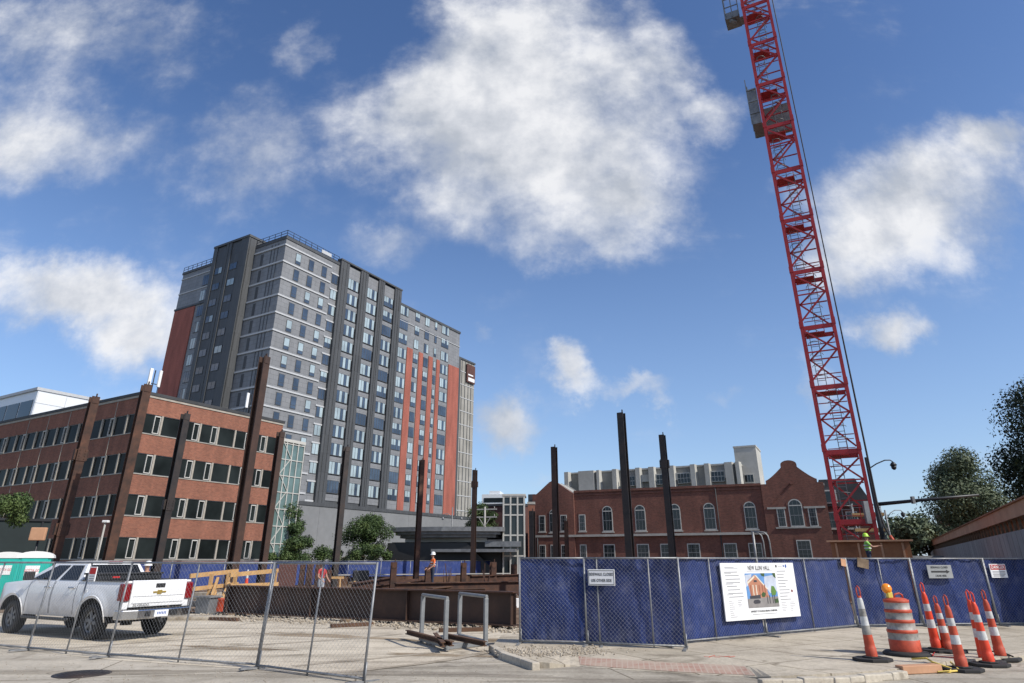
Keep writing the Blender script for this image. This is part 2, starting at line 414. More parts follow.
# sidewalk slab with a worn edge
ed = [(493, 646), (512, 654), (540, 662), (600, 668), (680, 673.5), (756, 677), (800, 675), (860, 672), (905, 668), (950, 661), (1030, 655), (1180, 652)]
front = []
for (a, b) in zip(ed, ed[1:]):
    for k in range(6):
        t = k/6; p = ground(a[0]+(b[0]-a[0])*t, a[1]+(b[1]-a[1])*t, .1)
        px_ = a[0]+(b[0]-a[0])*t; low = min(1, max(0, (px_-548)/28))*min(1, max(0, (772-px_)/20)); q_ = ground(px_, a[1]+(b[1]-a[1])*t, .1-.09*low)
        front.append((q_.x+random.uniform(-.02, .02), q_.y+random.uniform(-.02, .02), .1-.09*low))
back = [(24, 15), (24, 24), (18, 23.5), (10, 22.5), (4, 18.6), (-.25, 18.6)]
inner = [(x+.05, y+.85, .1) for x, y, z in front]
mb = MB(); mb.face(inner+[(x, y, .1) for x, y in back])
for i in range(len(front)-1):
    mb.face([front[i], front[i+1], inner[i+1], inner[i]]); f0_, f1_ = front[i], front[i+1]
    mb.face([(f0_[0], f0_[1], -.05), (f1_[0], f1_[1], -.05), f1_, f0_])
tag(mb.build('sidewalk', 'walk'), kind='structure')
# kerb along the front of the sidewalk, right of the red strip
kp = [ground(x, y, .115) for x, y in [(760, 678.2), (800, 676.6), (860, 673.6), (900, 670)]]
mb = MB()
for p, q in zip(kp, kp[1:]):
    n = max(1, int((q-p).length/.28))
    for i in range(n):
        a = p+(q-p)*(i/n); b = p+(q-p)*((i+.995)/n)
        j = random.uniform(-.012, .012)
        e_ = (b-a)*.12; a = a-e_; b = b+e_; mb.bar((a.x, a.y-.06+j*1.6, .05), (b.x, b.y-.06-j*1.4, .05+random.uniform(-.012, .006)), .17+random.uniform(-.03, .03), .13+random.uniform(-.035, .008))
tag(mb.build('kerb', 'kerb', bevel=.02), kind='structure')
kp = [ground(x, y, .12) for x, y in [(492, 645), (505, 653), (524, 659), (536, 663)]]
mb = MB()
for p, q in zip(kp, kp[1:]): mb.bar((p.x, p.y, .05), (q.x, q.y, .05), .16, .16)
tag(mb.build('kerb', 'kerb', bevel=.02), kind='structure')
mb = MB(); rows = []
for x in range(578, 760, 6):
    k = min(range(len(front)), key=lambda i: abs(CPX+FPX*front[i][0]/(front[i][1]*_c+(front[i][2]-EYE)*_s)-x)); rows.append(k)
rows = sorted(set(rows))
def on_ramp(k, t): a, b = Vector(front[k]), Vector(inner[k]); p = a+(b-a)*t; return (p.x, p.y, p.z+.005)
for k0, k1 in zip(rows, rows[1:]): mb.face([on_ramp(k0, .1), on_ramp(k1, .1), on_ramp(k1, .82), on_ramp(k0, .82)])
tag(mb.build('paver_strip', 'tactile'), kind='structure')
rm = random.Random(3)
def stain_or_shadow(px, py, rx, ry, mat, z, rot=0):
    c = ground(px, py, z); n = 26; ph = rm.uniform(0, 6); pts = []
    for i in range(n):
        a = 2*math.pi*i/n; k = 1+.22*math.sin(3*a+ph)+.15*math.sin(7*a+ph*2)+rm.uniform(-.08, .08)
        x, y = rx*k*math.cos(a), ry*k*math.sin(a); pts.append((c.x+x*math.cos(rot)-y*math.sin(rot), c.y+x*math.sin(rot)+y*math.cos(rot), z))
    q = MB(); q.face(pts); tag(q.build('pavement_stain_or_shadow', mat), kind='structure')
M['damp_or_shadow'] = paving('damp_or_shadow_concrete', (.3, .265, .215), (.24, .21, .17), (.36, .32, .26), None, False, True)
M['stain_or_shadow2'] = paving('dry_mud', (.34, .27, .19), (.26, .2, .14), (.42, .34, .25), None, False, True)
stain_or_shadow(150, 672, 1.6, .28, 'damp_or_shadow', .0062, .1); stain_or_shadow(420, 674, 2.2, .25, 'damp_or_shadow', .0064, -.1); stain_or_shadow(600, 681, 1.6, .16, 'damp_or_shadow', .0066); stain_or_shadow(230, 648, 1.5, .22, 'stain_or_shadow2', .0105, -.3); stain_or_shadow(440, 655, 1.3, .2, 'stain_or_shadow2', .0107, -.2); stain_or_shadow(330, 636, 2.4, .35, 'stain_or_shadow2', .0109, -.35)
stain_or_shadow(836, 656, .55, .06, 'damp_or_shadow', .1035, -.3); stain_or_shadow(480, 640, .8, .35, 'stain_or_shadow2', .0111)  # first patch paints the slim delineator's cast shadow onto the sidewalk
M['rut'] = paving('tyre_rut', (.4, .345, .27), (.33, .28, .22), (.47, .41, .33), None, False, True)
for k, (pa, pb_) in enumerate([((60, 650), (300, 632)), ((120, 656), (400, 634)), ((300, 668), (520, 640)), ((330, 674), (540, 646))]):
    a = ground(*pa); b = ground(*pb_); d = (b-a).normalized(); nn = Vector((-d.y, d.x, 0)); L_, R_ = [], []
    for i in range(15):
        c = a+(b-a)*(i/14)+nn*(.25*math.sin(i*.35+k)); w = .11+rm.uniform(-.03, .03); L_.append((c.x+nn.x*w, c.y+nn.y*w)); R_.append((c.x-nn.x*w, c.y-nn.y*w))
    q = MB()
    for i in range(14): q.face([(*L_[i], .0122+.0004*k), (*L_[i+1], .0122+.0004*k), (*R_[i+1], .0122+.0004*k), (*R_[i], .0122+.0004*k)])
    tag(q.build('tyre_track', 'rut'), kind='structure')
# gravel: nobody could count it
mb = MB()
def pebble(x, y, z, r):
    o = Vector((x, y, z+r*.4)); vs = []
    for d in ((1, 0, 0), (0, 1, 0), (-1, 0, 0), (0, -1, 0), (0, 0, .75), (0, 0, -.75)):
        vs.append(o+Vector(d)*r*random.uniform(.6, 1.25))
    for a, b, c in ((0, 1, 4), (1, 2, 4), (2, 3, 4), (3, 0, 4), (1, 0, 5), (2, 1, 5), (3, 2, 5), (0, 3, 5)):
        mb.face([vs[a], vs[b], vs[c]])
for i in range(1500):
    p = ground(random.gauss(550, 26), random.gauss(651.5, 2.2), .1); r = abs(random.gauss(.012, .01))+.004
    pebble(p.x, p.y, .1, r)
for i in range(2200):
    t = random.random()
    x = -11.5+t*12.2; y = 26.0-5.4*t + random.gauss(-.35, .45); r = abs(random.gauss(.02, .022))+.008
    pebble(x, y, .01, min(r, .1))
for i in range(900):
    p = ground(random.uniform(0, 500), random.uniform(640, 683), .01); pebble(p.x, p.y, .006, random.uniform(.004, .014))
tag(mb.build('gravel', 'stone'), kind='stuff')

# ================================================================== HIGH RISE
TL = Vector((-37.7, 95, 0))
tw = thing('apartment_tower', 'tall grey and charcoal apartment tower with red brick stripes rising behind the left brick offices', 'tower', TL, ANG)
mb = MB(); mb.box(0, 12.2, 0, 9, 9.9, 51.6, 0); mb.box(0, 12.2, 9, 27.9, 9.9, 51.3, 0)
mb.box(-.12, 12.35, -.12, 7.7, 51.6, 52.1, 1)
mb.box(29.2, 50.6, .02, 20, 9.9, 49.8, 0); mb.box(29.2, 50.75, -.15, 20.1, 49.8, 50.3, 1)
mb.box(50.75, 57.4, .4, 16, 9.9, 44.2, 3); mb.box(50.7, 57.6, .2, 16, 44.2, 44.6, 1)
mb.box(50.62, 51.5, .1, 4, 9.9, 44.5, 1)
for y in (1.7, 2.5, 3.3): mb.box(-.03, .3, y, y+.18, 10, 51.2, 1)
for x in (52.3, 53.6, 54.9, 56.0): mb.box(x, x+.2, .34, .6, 10, 44.0, 1)
mb.build('wall', ['towergrey', 'towerdark', 'towerdark', 'precastdark'], tw)
mb = MB(); mb.box(12.2, 29.2, -.1, 22, 9.9, 52.3)
for x0, x1 in ((12.2, 14.3), (17.4, 19.4), (22.4, 24.1), (27.2, 29.2)):
    mb.box(x0, x1, -.5, .5, 9.9, 52.6)
    for x in (x0+.55, x1-.7): mb.box(x, x+.14, -.58, -.4, 9.9, 52.5)
mb.box(12.1, 29.3, -.6, .5, 52.6, 52.9)
mb.box(-1.4, 6, 7.7, 17.2, 9.9, 53.3)
for y, w in ((7.7, 2.0), (12.25, .7), (13.1, .6), (16.2, 1.0)): mb.box(-1.56, -1.2, y, y+w, 9.9, 53.4)
mb.box(-1.65, 6.2, 7.6, 17.3, 53.4, 53.8)
mb.box(-.15, 3, 17.3, 28.05, 51.3, 51.7); mb.box(-.2, 2, 17.3, 28.1, 44.0, 44.35)
mb.build('dark_wall', 'towerdark', tw)
mb = MB()
for x0, x1 in ((14.3, 17.4), (19.4, 22.4), (24.1, 27.2)):
    for k in range(14):
        q = MB(); q.box(x0+.01, x1-.01, -.2, .1, 50-3*k-.25 if k else 49.9, (50-3*k+.75) if k else 52.3); q.build('spandrel', 'towergrey', tw)
def stripe(*a):
    q = MB(); q.box(*a); q.build('brick_stripe', 'brickT', tw)
for x0, x1 in ((32.4, 34.2), (36.2, 37.6), (39.5, 40.9), (42.3, 43.4)):
    stripe(x0, x1, -.13, .2, 9.9, 41.6)
stripe(46.6, 50.5, -.13, .2, 9.9, 41.6)
stripe(-.16, .2, 22.0, 27.9, 9.9, 43.9)
def wb_(*a):
    q = MB(); q.box(*a); q.build('white_band', 'towerwhite', tw)
for k in range(14):
    z = 50.5-3*k
    q = MB(); q.prism([(-.2, -.14), (10.4, -.14), (10.4, .1), (.1, .1), (.1, 7.6), (-.2, 7.6)], 'z', z-.14, z+.12); q.build('white_band', 'towerwhite', tw)
    wb_(10.4, 12.19, -.14, .1, z-1.15, z-.9)
    if z < 44: wb_(51.6, 57.42, .33, .6, z-.1, z+.05)
for z in (50.3, 47.3): wb_(-.12, .1, 17.3, 28, z-.1, z+.06)
wb_(29.3, 50.7, -.1, .1, 46.6, 46.72)
mb = MB(); mb.box(2, 57.6, -.9, 24, 0, 9.7, 0); mb.box(-1.7, 2, .2, 26, 0, 9.7, 0)
mb.box(-1.8, 57.7, -1.02, 24.1, 9.7, 10.25, 1)
for i in range(1, 5): mb.box(2+i*11, 2.03+i*11, -.905, -.8, 0, 9.6, 1)
mb.build('podium', ['podium', 'towerdark'], tw)
mb = MB()
for x0, y0, x1, y1, z in ((0, 0, 12, 0, 52.1), (0, 0, 0, 7.6, 52.1), (0, 17.4, 0, 28, 51.7)):
    n = int(max(abs(x1-x0), abs(y1-y0))/1.3)
    for i in range(n+1):
        t = i/n; mb.bar((x0+(x1-x0)*t, y0+(y1-y0)*t, z), (x0+(x1-x0)*t, y0+(y1-y0)*t, z+1.1), .07, .07)
    for h in (.15, .6, 1.1): mb.bar((x0, y0, z+h), (x1, y1, z+h), .06, .07)
mb.build('roof_railing', 'pole', tw)
mb = MB(); mb.box(7.6, 9.9, -.2, -.08, 52.2, 52.85); mb.build('roof_sign', 'towerwhite', tw)
mb = MB(); mb.box(53.9, 57.2, .0, .25, 39.4, 43.6); mb.build('wall_sign', 'brickM', tw)
mb = MB(); mb.box(54.4, 56.9, -.08, -.01, 39.7, 40.5); mb.box(54.3, 56.3, -.08, -.01, 41.0, 41.3)
mb.build('sign_mark', 'paperwhite', tw)
def tower_window(w, h, n, light, var=0):
    mb = MB(); mb.box(-w/2, w/2, -.06, .05, -h/2, h/2, 0)
    t = .09; pw = (w-t*(n+1))/n
    for i in range(n):
        x = -w/2+t+i*(pw+t)
        zt = h/2-t
        if n == 1:
            mb.box(x, x+pw, -.075, 0, -h/2+.62, zt, 2 if light else 1); mb.box(x, x+pw, -.075, 0, -h/2+t, -h/2+.54, 1)
        else:
            lt = light and (i+var) % (2+var) != 0
            if lt and var == 2:
                zc = -h/2+h*.45; mb.box(x, x+pw, -.075, 0, zc, zt, 2); mb.box(x, x+pw, -.075, 0, -h/2+t, zc, 1)
            else: mb.box(x, x+pw, -.075, 0, -h/2+t, zt, 2 if lt else 1)
    return mb
wsrc = {}
def win_src(kind, light, parent, var=0):
    key = (kind, light)
    w, h, n = {'n': (1.15, 2.0, 1), 's': (.85, 1.9, 1), 'd': (2.65, 2.05, 4), 'm': (1.5, 2.0, 2), 'l': (1.9, 1.3, 2)}[kind]
    return tower_window(w, h, n, light, var)
cols_r = [(2.9, 'n', 0), (5.8, 'n', 0), (8.8, 'n', 0), (11.4, 'm', 0), (15.85, 'd', -.2), (20.9, 'd', -.2), (25.65, 'd', -.2),
          (30.9, 'd', 0), (35.2, 'm', 0), (38.55, 'm', 0), (41.6, 's', 0), (45.0, 'd', 0)]
allw = []
for ci, (x, k, y) in enumerate(cols_r):
    for r in range(13):
        z = 48.95-3*r
        if ci == 3: z -= .35
        if 4 <= ci <= 6 and False: pass
        allw.append((x, y-.0, z, k, 0, ci))
for y, k, xx in ((11.0, 'l', -1.4), (14.95, 'l', -1.4), (19.9, 'd', -.02)):
    for r in range(13): allw.append((xx, y, 48.6-3*r, k, -R(90), 20))
allw.sort(key=lambda t: (t[5] > 6, t[5]))
meshes = {}
rest = MB()
for i, (x, y, z, k, rot, ci) in enumerate(allw):
    light = random.random() < (.35 if ci < 3 else .82 if ci < 12 else .3)
    var = random.choice((0, 1, 2)); key = (k, light, var)
    if i < 99:
        if key not in meshes:
            o = win_src(k, light, tw, var).build('window', ['towerdark', 'glassblue', 'glasslight'], tw, (x, y, z), rot); meshes[key] = o
        else: child(meshes[key], 'window', tw, (x, y, z), rot)
    else:
        w = win_src(k, light, tw, var); b = len(rest.v); c, s = math.cos(rot), math.sin(rot)
        rest.v += [(x+a*c-d*s, y+a*s+d*c, z+e) for a, d, e in w.v]
        rest.f += [tuple(b+j for j in f) for f in w.f]; rest.m += w.m; rest.sm += w.sm
o = rest.build('window', ['towerdark', 'glassblue', 'glasslight'], tw); o['kind'] = 'stuff'
mb = MB()
for r in range(13):
    mb.box(-.05, .1, 5.3, 5.9, 47.9-3*r, 50.0-3*r)
mb.build('slot_window', 'towerdark', tw)

# ================================================================== LEFT BRICK OFFICE BUILDING
BL = Vector((-31, 53, 0))
ob = thing('office_building', 'four storey red brick office block with ribbon windows behind the pickup', 'building', BL, ANG)
LX, LY = 14.7, 40
mb = MB(); mb.box(.3, LX-.3, .3, LY-.3, 0, 14.4)
mb.build('core', 'roofdark', ob)
mb = MB()
bands = [(0, 1.85), (3.55, 5.1), (6.8, 8.35), (10.05, 11.6), (13.3, 14.65)]
for z0, z1 in bands: mb.box(0, LX, 0, LY, z0, z1)
mb.build('wall', 'brickL', ob)
mb = MB(); mb.box(-.06, LX+.06, -.06, LY, 14.65, 14.85, 0); mb.box(-.12, LX+.12, -.12, LY, 14.85, 15.1, 1)
for k in range(4): mb.box(-.05, LX+.05, -.05, LY, bands[k][1]+.003, bands[k][1]+.06, 0)
mb.build('coping', ['beige', 'roofdark'], ob)
BW = LX/8
def bay(w, vent):
    mb = MB(); h = 1.63
    mb.box(-w/2, w/2, .1, .14, 0, h, 1)
    mb.box(-w/2, -w/2+.17, -.03, .2, 0, h, 0)
    mb.box(-w/2+.17, w/2, .05, .2, 0, .045, 3); mb.box(-w/2+.17, w/2, .05, .2, h-.05, h, 3)
    if vent:
        x = w/2-.58
        mb.box(x, x+.06, .0, .2, .07, h-.07, 2); mb.box(x+.49, x+.55, .0, .2, .07, h-.07, 2)
        mb.box(x+.06, x+.49, .0, .2, h-.16, h-.07, 2); mb.box(x+.06, x+.49, 0, .2, .07, .14, 2)
    else: mb.box(-.05, .0, .04, .2, .07, h-.07, 2) if random.random() < 0 else None
    return mb
wa = wb = None
for row in range(4):
    z = bands[row][1]+.07
    for i in range(8):
        vent = (i % 2 == 0) if i < 3 else (i % 2 == 1 or i == 6)
        s = (wa if vent else wb)
        p = (BW*(i+.5), 0, z)
        if s is None:
            s = bay(BW, vent).build('window', ['beige', 'glassoffice', 'trimwhite', 'greymetal'], ob, p)
            if vent: wa = s
            else: wb = s
        else: child(s, 'window', ob, p)
va = vb = None
for row in range(4):
    z = bands[row][1]+.07
    for i in range(16):
        w = 1.9; vent = i % 2 == 0; p = (0, w*(i+.5)+.1, z)
        s = va if vent else vb
        if s is None:
            s = bay(w, vent).build('window', ['beige', 'glassoffice', 'trimwhite', 'greymetal'], ob, p, -R(90))
            if vent: va = s
            else: vb = s
        else: child(s, 'window', ob, p, -R(90))
mb = MB()
for k in range(4): mb.box(-.04, .25, -.04, .25, bands[k][1]+.07, bands[k+1][0])
mb.build('corner_post', 'trimwhite', ob)
mb = MB()
for y in (3.9, 7.7, 11.5, 15.3, 19.1): mb.box(-.03, .1, y-.03, y+.03, 0, 14.6)
mb.build('downspout', 'beige', ob)
for (x, y, n) in ((1.0, 1.0, 3), (11.2, 1.2, 3)):
    an = thing('cell_antenna', 'white panel antennas on the roof corner of the brick offices' if x < 5 else 'white panel antenna on the right end of the office roof', 'antenna', TL*0, 0)
    base = Matrix.Rotation(ANG, 4, 'Z') @ Vector((x, y, 0)) + BL; an.location = (base.x, base.y, 15.1); an.rotation_euler.z = ANG
    mb = MB(); mb.tube([(0, 0, 0), (0, 0, 2.2)], .05); mb.bar((-.5, 0, 1.0), (.5, 0, 1.0), .06, .06); mb.bar((-.5, 0, 1.0), (-.5, .1, .0), .05, .05); mb.bar((.5, 0, 1), (.5, 0, 0), .05, .05); mb.build('mast', 'pole', an)
    for j in range(n-1): 
        q = MB(); q.box(-.14, .14, -.1, .05, 0, 1.5); q.build('antenna_panel', 'white', an, (-.45+.85*j, -.15, .75), .3*j, bevel=.03)
# white clad rooftop block behind
pe = thing('rooftop_plant_room', 'white metal clad block with dark louvres above the office roof', 'building', (-56.8, 75, 0), ANG)
mb = MB(); mb.box(0, 16, 0, 30, 0, 20.7); mb.build('wall', 'whiteclad', pe)
mb = MB()
for i in range(8): mb.box(-.06, .05, .5+i*3.2, 3.4+i*3.2, 16.5, 19.6)
mb.build('louvre', 'glassdark', pe)
mb = MB()
for i in range(5): mb.box(.05+i*3.2, .1+i*3.2, -.03, .05, 12, 20.5)
for z in (17.5, 19.2): mb.box(0, 16, -.03, .05, z, z+.05)
mb.box(-.2, 16.1, -.12, 30, 20.7, 21.05); mb.build('panel_joint', 'towerwhite', pe)

# glass stair tower of the offices
gl = thing('stair_tower', 'glazed stair tower with white mullions at the end of the red brick offices', 'stair tower', BL+D1*14.75, ANG)
mb = MB(); mb.box(.06, 3.1, .06, 4, 0, 13.0); mb.build('glazing', 'glassgreen', gl)
mb = MB()
for x in (0, .75, 1.5, 2.25, 3.05): mb.box(x, x+.1, -.03, .1, 0, 13.1)
for y in (1.3, 2.6, 3.9): mb.box(-.04, .12, y, y+.1, 0, 13.1); mb.box(3.06, 3.18, y, y+.1, 0, 13.1)
for k in range(9): mb.box(-.02, 3.17, -.02, .1, .1+k*1.6, .18+k*1.6); mb.box(3.07, 3.15, .1, 4, .1+k*1.6, .18+k*1.6); mb.box(-.01, .1, .1, 4, .1+k*1.6, .18+k*1.6)
mb.box(-.05, 3.2, -.05, 4.05, 13.1, 13.4)
mb.build('mullion', 'trimwhite', gl)
mb = MB()
for k in range(4): 
    z = .3+3.2*k
    mb.bar((.3, .02, z), (1.5, .02, z+1.6), .06, .12, up=(0, 1, 0)); mb.bar((1.5, .02, z+1.6), (.3, .02, z+3.2), .06, .12, up=(0, 1, 0))
mb.build('stair_stringer', 'trimwhite', gl)

# ================================================================== GABLED BRICK HALL
GA = math.atan2(-.39, .92)
GP = Vector((16.77, 75, 0))
gh = thing('brick_hall', 'dark red brick hall with curved gables and arched windows behind the blue fence', 'building', GP, GA); gh.scale.z = .965
mb = MB()
mb.box(-10.3, 10.7, .25, 16, 0, 9.6)                              # middle
def gable(x0, x1, xc, zs, zp, r, shoulder):
    pts = [(x0, 0), (x0, zs)]
    pts += [(x0+shoulder, zs), (x0+shoulder, zs+.35)]
    w = xc-r-(x0+shoulder)
    for i in range(1, 9):
        t = i/8; pts.append((x0+shoulder+w*t, zs+.35+(zp-.75-zs-.35)*(t**1.25)))
    pts.append((xc-r, zp-.45))
    for i in range(9):
        a = math.pi*(1-i/8); pts.append((xc+r*math.cos(a), zp-.45+.45*math.sin(a)))
    n = len(pts); mir = [(2*xc-x, z) for x, z in reversed(pts[:n-9])]
    k = (x1-xc)/(xc-x0)
    return pts+[(xc+(x-xc)*k, z) for x, z in mir]
mb.prism(gable(10.7, 16.8, 13.75, 9.7, 12.15, .8, .55), 'y', 0, .6)
mb.box(10.7, 16.75, .6, 26, 0, 9.5)
mb.prism([(10.8, 9.5), (16.7, 9.5), (13.75, 11.3)], 'y', .6, 26)
mb.prism([(-15.5, 0), (-15.5, 9.6), (-15.0, 9.6), (-14.5, 10.0), (-13.3, 11.0), (-12.9, 11.15), (-12.5, 11.0), (-10.9, 9.9), (-10.3, 9.5), (-10.3, 0)], 'y', 0, .6)
mb.box(-15.5, -10.3, .6, 16, 0, 9.4)
mb.build('wall', 'brickR', gh)
mb = MB()
mb.box(-10.3, 10.7, .1, .3, 9.6, 9.85); mb.box(-10.3, 10.7, .16, .3, 9.25, 9.38)
mb.build('parapet', 'brickR', gh)
mb = MB()
mb.box(-15.55, 10.66, -.08, .3, 4.5, 4.75)
mb.box(11.0, 12.85, -.09, .1, 7.05, 7.25); mb.box(14.55, 16.6, -.09, .1, 7.05, 7.25); mb.box(11.6, 15.9, -.1, .1, 5.05, 5.2)
mb.box(16.7, 16.9, 0.2, 26, 9.35, 9.6); mb.box(16.7, 16.84, .2, 26, 4.5, 4.7)
mb.build('stone_band', 'limestone', gh)
mb = MB(); mb.face([(-10.3, 1.2, 9.5), (-12.9, .62, 11.1), (-12.9, 5, 11.1), (-10.3, 5, 9.5)])
for i in range(3): mb.bar((-12.8+.0, 1+i*2, 11.15), (-10.3, 1+i*2, 9.56), .08, .06)
mb.build('roof', 'precast', gh)
mb = MB(); mb.box(-16.4, -15.52, .8, 3, 0, 9.7); mb.build('side_wall', 'towerdark', gh)
def arched(w, zs):
    mb = MB(); r = w/2; arc = [(r*math.cos(math.pi*i/10), zs+r*math.sin(math.pi*i/10)) for i in range(11)]
    mb.prism([(-r, 0), (r, 0)]+arc, 'y', -.05, .12, 0)
    k = .84; mb.prism([(-r*k, .14), (r*k, .14)]+[(x*k, zs+(z-zs)*k) for x, z in arc], 'y', -.065, 0, 1)
    mb.box(-r*k, r*k, -.09, -.03, zs-.05, zs+.05, 0); mb.box(-r*k, r*k, -.085, -.03, zs*.52, zs*.52+.06, 4)
    for x in (-.32*r, .32*r): mb.box(x-.014, x+.014, -.08, -.03, .14, zs+r*.7, 4)
    arc2 = [(1.28*x, zs+(z-zs)*1.28) for x, z in arc]; a1 = [(1.04*x, zs+(z-zs)*1.04) for x, z in arc]
    for i in range(10): mb.prism([a1[i], arc2[i], arc2[i+1], a1[i+1]], 'y', -.04, .1, 2)
    mb.box(-r-.12, r+.12, -.12, .1, -.14, 0, 3)
    return mb
def sash(w, h):
    mb = MB(); mb.box(-w/2, w/2, -.05, .1, 0, h, 0); mb.box(-w/2+.1, w/2-.1, -.06, 0, .1, h-.1, 1)
    mb.box(-w/2+.1, w/2-.1, -.08, 0, h*.5-.03, h*.5+.03, 4)
    for x in (-w/6, w/6): mb.box(x-.012, x+.012, -.075, 0, .1, h-.1, 4)
    for z in (.27, .73): mb.box(-w/2+.1, w/2-.1, -.075, 0, h*z-.01, h*z+.01, 4)
    mb.box(-w/2-.1, w/2+.1, -.1, .1, -.14, 0, 3)
    mb.box(-w/2-.12, w/2+.12, -.03, .1, h, h+.2, 2)
    return mb
WM = ['trimwhite', 'glassdark', 'brickR', 'limestone', 'greymetal']
s = arched(1.2, 2.3).build('arched_window', WM, gh, (-6.35, .25, 5.05))
for x in (-2.55, 1.35, 5.05, 9.25): child(s, 'arched_window', gh, (x, .25, 5.05))
s2 = arched(1.35, 2.15).build('arched_window', WM, gh, (13.75, 0, 5.22))
s3 = arched(.9, 2.2).build('arched_window', WM, gh, (-12.9, 0, 5.05))
s4 = sash(.8, 1.9).build('sash_window', WM, gh, (-14.3, 0, 5.15))
for x, y, z in ((-11.6, 0, 5.15), (-9.4, .25, 5.15), (12.3, 0, 5.22), (15.3, 0, 5.22)): child(s4, 'sash_window', gh, (x, y, z))
s5 = sash(1.35, 1.9).build('sash_window', WM, gh, (-6.35, .25, 1.75))
for x, y, z in ((-2.5, .25, 1.75), (.1, .25, 1.75), (3.0, .25, 1.75), (6.8, .25, 1.75), (9.3, .25, 1.75), (14.0, 0, 2.0)): child(s5, 'sash_window', gh, (x, y, z))
s6 = sash(.8, 1.9).build('sash_window', WM, gh, (-9.4, .25, 1.75))
for x, y in ((-14.3, 0), (-12.9, 0), (-11.6, 0)): child(s6, 'sash_window', gh, (x, y, 1.75))
for y in (3.5, 7.0, 10.5, 14.0, 17.5):
    for z in (1.9, 5.4): child(s5, 'sash_window', gh, (16.76, y, z), R(90))
mb = MB(); mb.tube([(5.95, .17, 9.6), (5.95, .17, 0)], .06, 6); mb.tube([(-14.9, -.08, 4.4), (-14.9, -.08, 0)], .07, 6)
mb.build('downspout', 'roofdark', gh)
mb = MB(); mb.tube([(13.75, .02, 9.7), (13.75, -.2, 9.7)], .16, 10); mb.bar((13.6, -.03, 9.7), (11.5, -.03, 7.6), .06, .06); mb.build('conduit', 'brickR', gh)
vp = thing('vent_pipe', 'grey bent vent pipes standing against the brick hall wall', 'pipe', GP+Matrix.Rotation(GA, 3, 'Z') @ Vector((9.3, -.8, 0)), GA)
mb = MB(); mb.tube([(0, 0, 0), (0, 0, 4.55)], .13, 8); mb.build('straight_pipe', 'galv', vp)
mb = MB()
for dx in (.9, 1.5): mb.tube([(dx, 0, 0), (dx, 0, 3.6), (dx-.1, 0, 4.2), (dx-.4, 0, 4.5), (-.2 if dx < 1 else .2, 0, 4.62-.0)], .08, 8)
mb.build('bent_pipe', 'galv', vp)

# white concrete building behind the hall
wbld = thing('concrete_building', 'pale concrete residence hall with projecting bays seen above the brick hall roof', 'building', (10.3, 130, 0), math.atan2(-15, 29.7)); wbld.scale.x = .93
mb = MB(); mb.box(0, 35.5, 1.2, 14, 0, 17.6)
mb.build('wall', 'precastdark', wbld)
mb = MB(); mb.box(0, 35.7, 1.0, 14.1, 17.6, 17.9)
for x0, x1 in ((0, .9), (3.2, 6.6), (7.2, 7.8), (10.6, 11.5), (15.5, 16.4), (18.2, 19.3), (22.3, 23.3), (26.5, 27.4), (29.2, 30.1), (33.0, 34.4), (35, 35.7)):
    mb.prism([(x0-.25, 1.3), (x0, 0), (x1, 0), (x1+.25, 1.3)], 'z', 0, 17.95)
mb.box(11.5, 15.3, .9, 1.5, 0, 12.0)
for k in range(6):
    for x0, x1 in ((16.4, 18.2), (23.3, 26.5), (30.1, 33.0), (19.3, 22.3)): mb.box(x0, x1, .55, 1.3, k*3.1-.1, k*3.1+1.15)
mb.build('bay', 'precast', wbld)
mb = MB()
for k in (4, 5):
    z = 3.1*k-2.05+1.1
    for xc in (14.0, 20.8, 25, 31.5):
        mb = MB(); mb.box(xc-1.25, xc+1.25, .5, .7, z+.2, z+2.0, 0)
        for i in range(4): 
            for zz in (.3, 1.15): mb.box(xc-1.15+i*.6, xc-.65+i*.6, .46, .6, z+zz, z+zz+.75, 1)
        mb.build('window', ['trimwhite', 'glassdark'], wbld)
mb = MB(); mb.box(34.5, 38.6, 4, 11, 0, 20.9); mb.box(34.4, 38.7, 3.9, 11.1, 20.9, 21.2)
mb.build('lift_tower', 'precast', wbld)
mb = MB(); mb.box(35.8, 37.5, 3.9, 4.1, 14.6, 16.2, 0)
for i in range(3): mb.box(35.9+i*.55, 36.35+i*.55, 3.86, 4, 14.8, 16.0, 1)
mb.build('window', ['trimwhite', 'glassdark'], wbld)

# brick building with dark mansard behind the crane
bm_ = thing('corner_building', 'brick building with dark mansard roof seen through the crane mast', 'building', (38.2, 77, 0), GA)
mb = MB(); mb.box(-2.8, 2.6, 0, 14, 0, 7.6); mb.build('wall', 'brickM', bm_)
mb = MB(); mb.prism([(-3.2, 7.6), (3.0, 7.6), (1.6, 10.6), (-2.2, 10.6)], 'y', -.3, 14); mb.build('roof', 'roofdark', bm_)
s = sash(1.2, 1.8)
o = s.build('sash_window', WM, bm_, (-1.4, 0, 5.2))
for x, z in ((.6, 5.2), (-1.4, 2.0), (.6, 2.0)): child(o, 'sash_window', bm_, (x, 0, z))
mb = MB(); mb.box(-1.9, -.6, -.5, .2, 7.9, 9.4, 0); mb.box(-1.75, -.75, -.54, 0, 8.05, 9.25, 1); mb.build('dormer', ['trimwhite', 'glassdark'], bm_)
sf = thing('scaffold', 'orange decked scaffold beside the brick hall behind the crane', 'scaffold', (33.3, 65.5, 0), GA)
mb = MB()
for x in (0, 2.4):
    for y in (0, 1.2): mb.tube([(x, y, 0), (x, y, 7)], .04, 6)
for z in (2.2, 4.4, 6.6): mb.tube([(0, 0, z), (2.4, 0, z)], .03, 6); mb.tube([(0, 0, z-2), (2.4, 0, z)], .03, 6)
mb.build('frame', 'galv', sf)
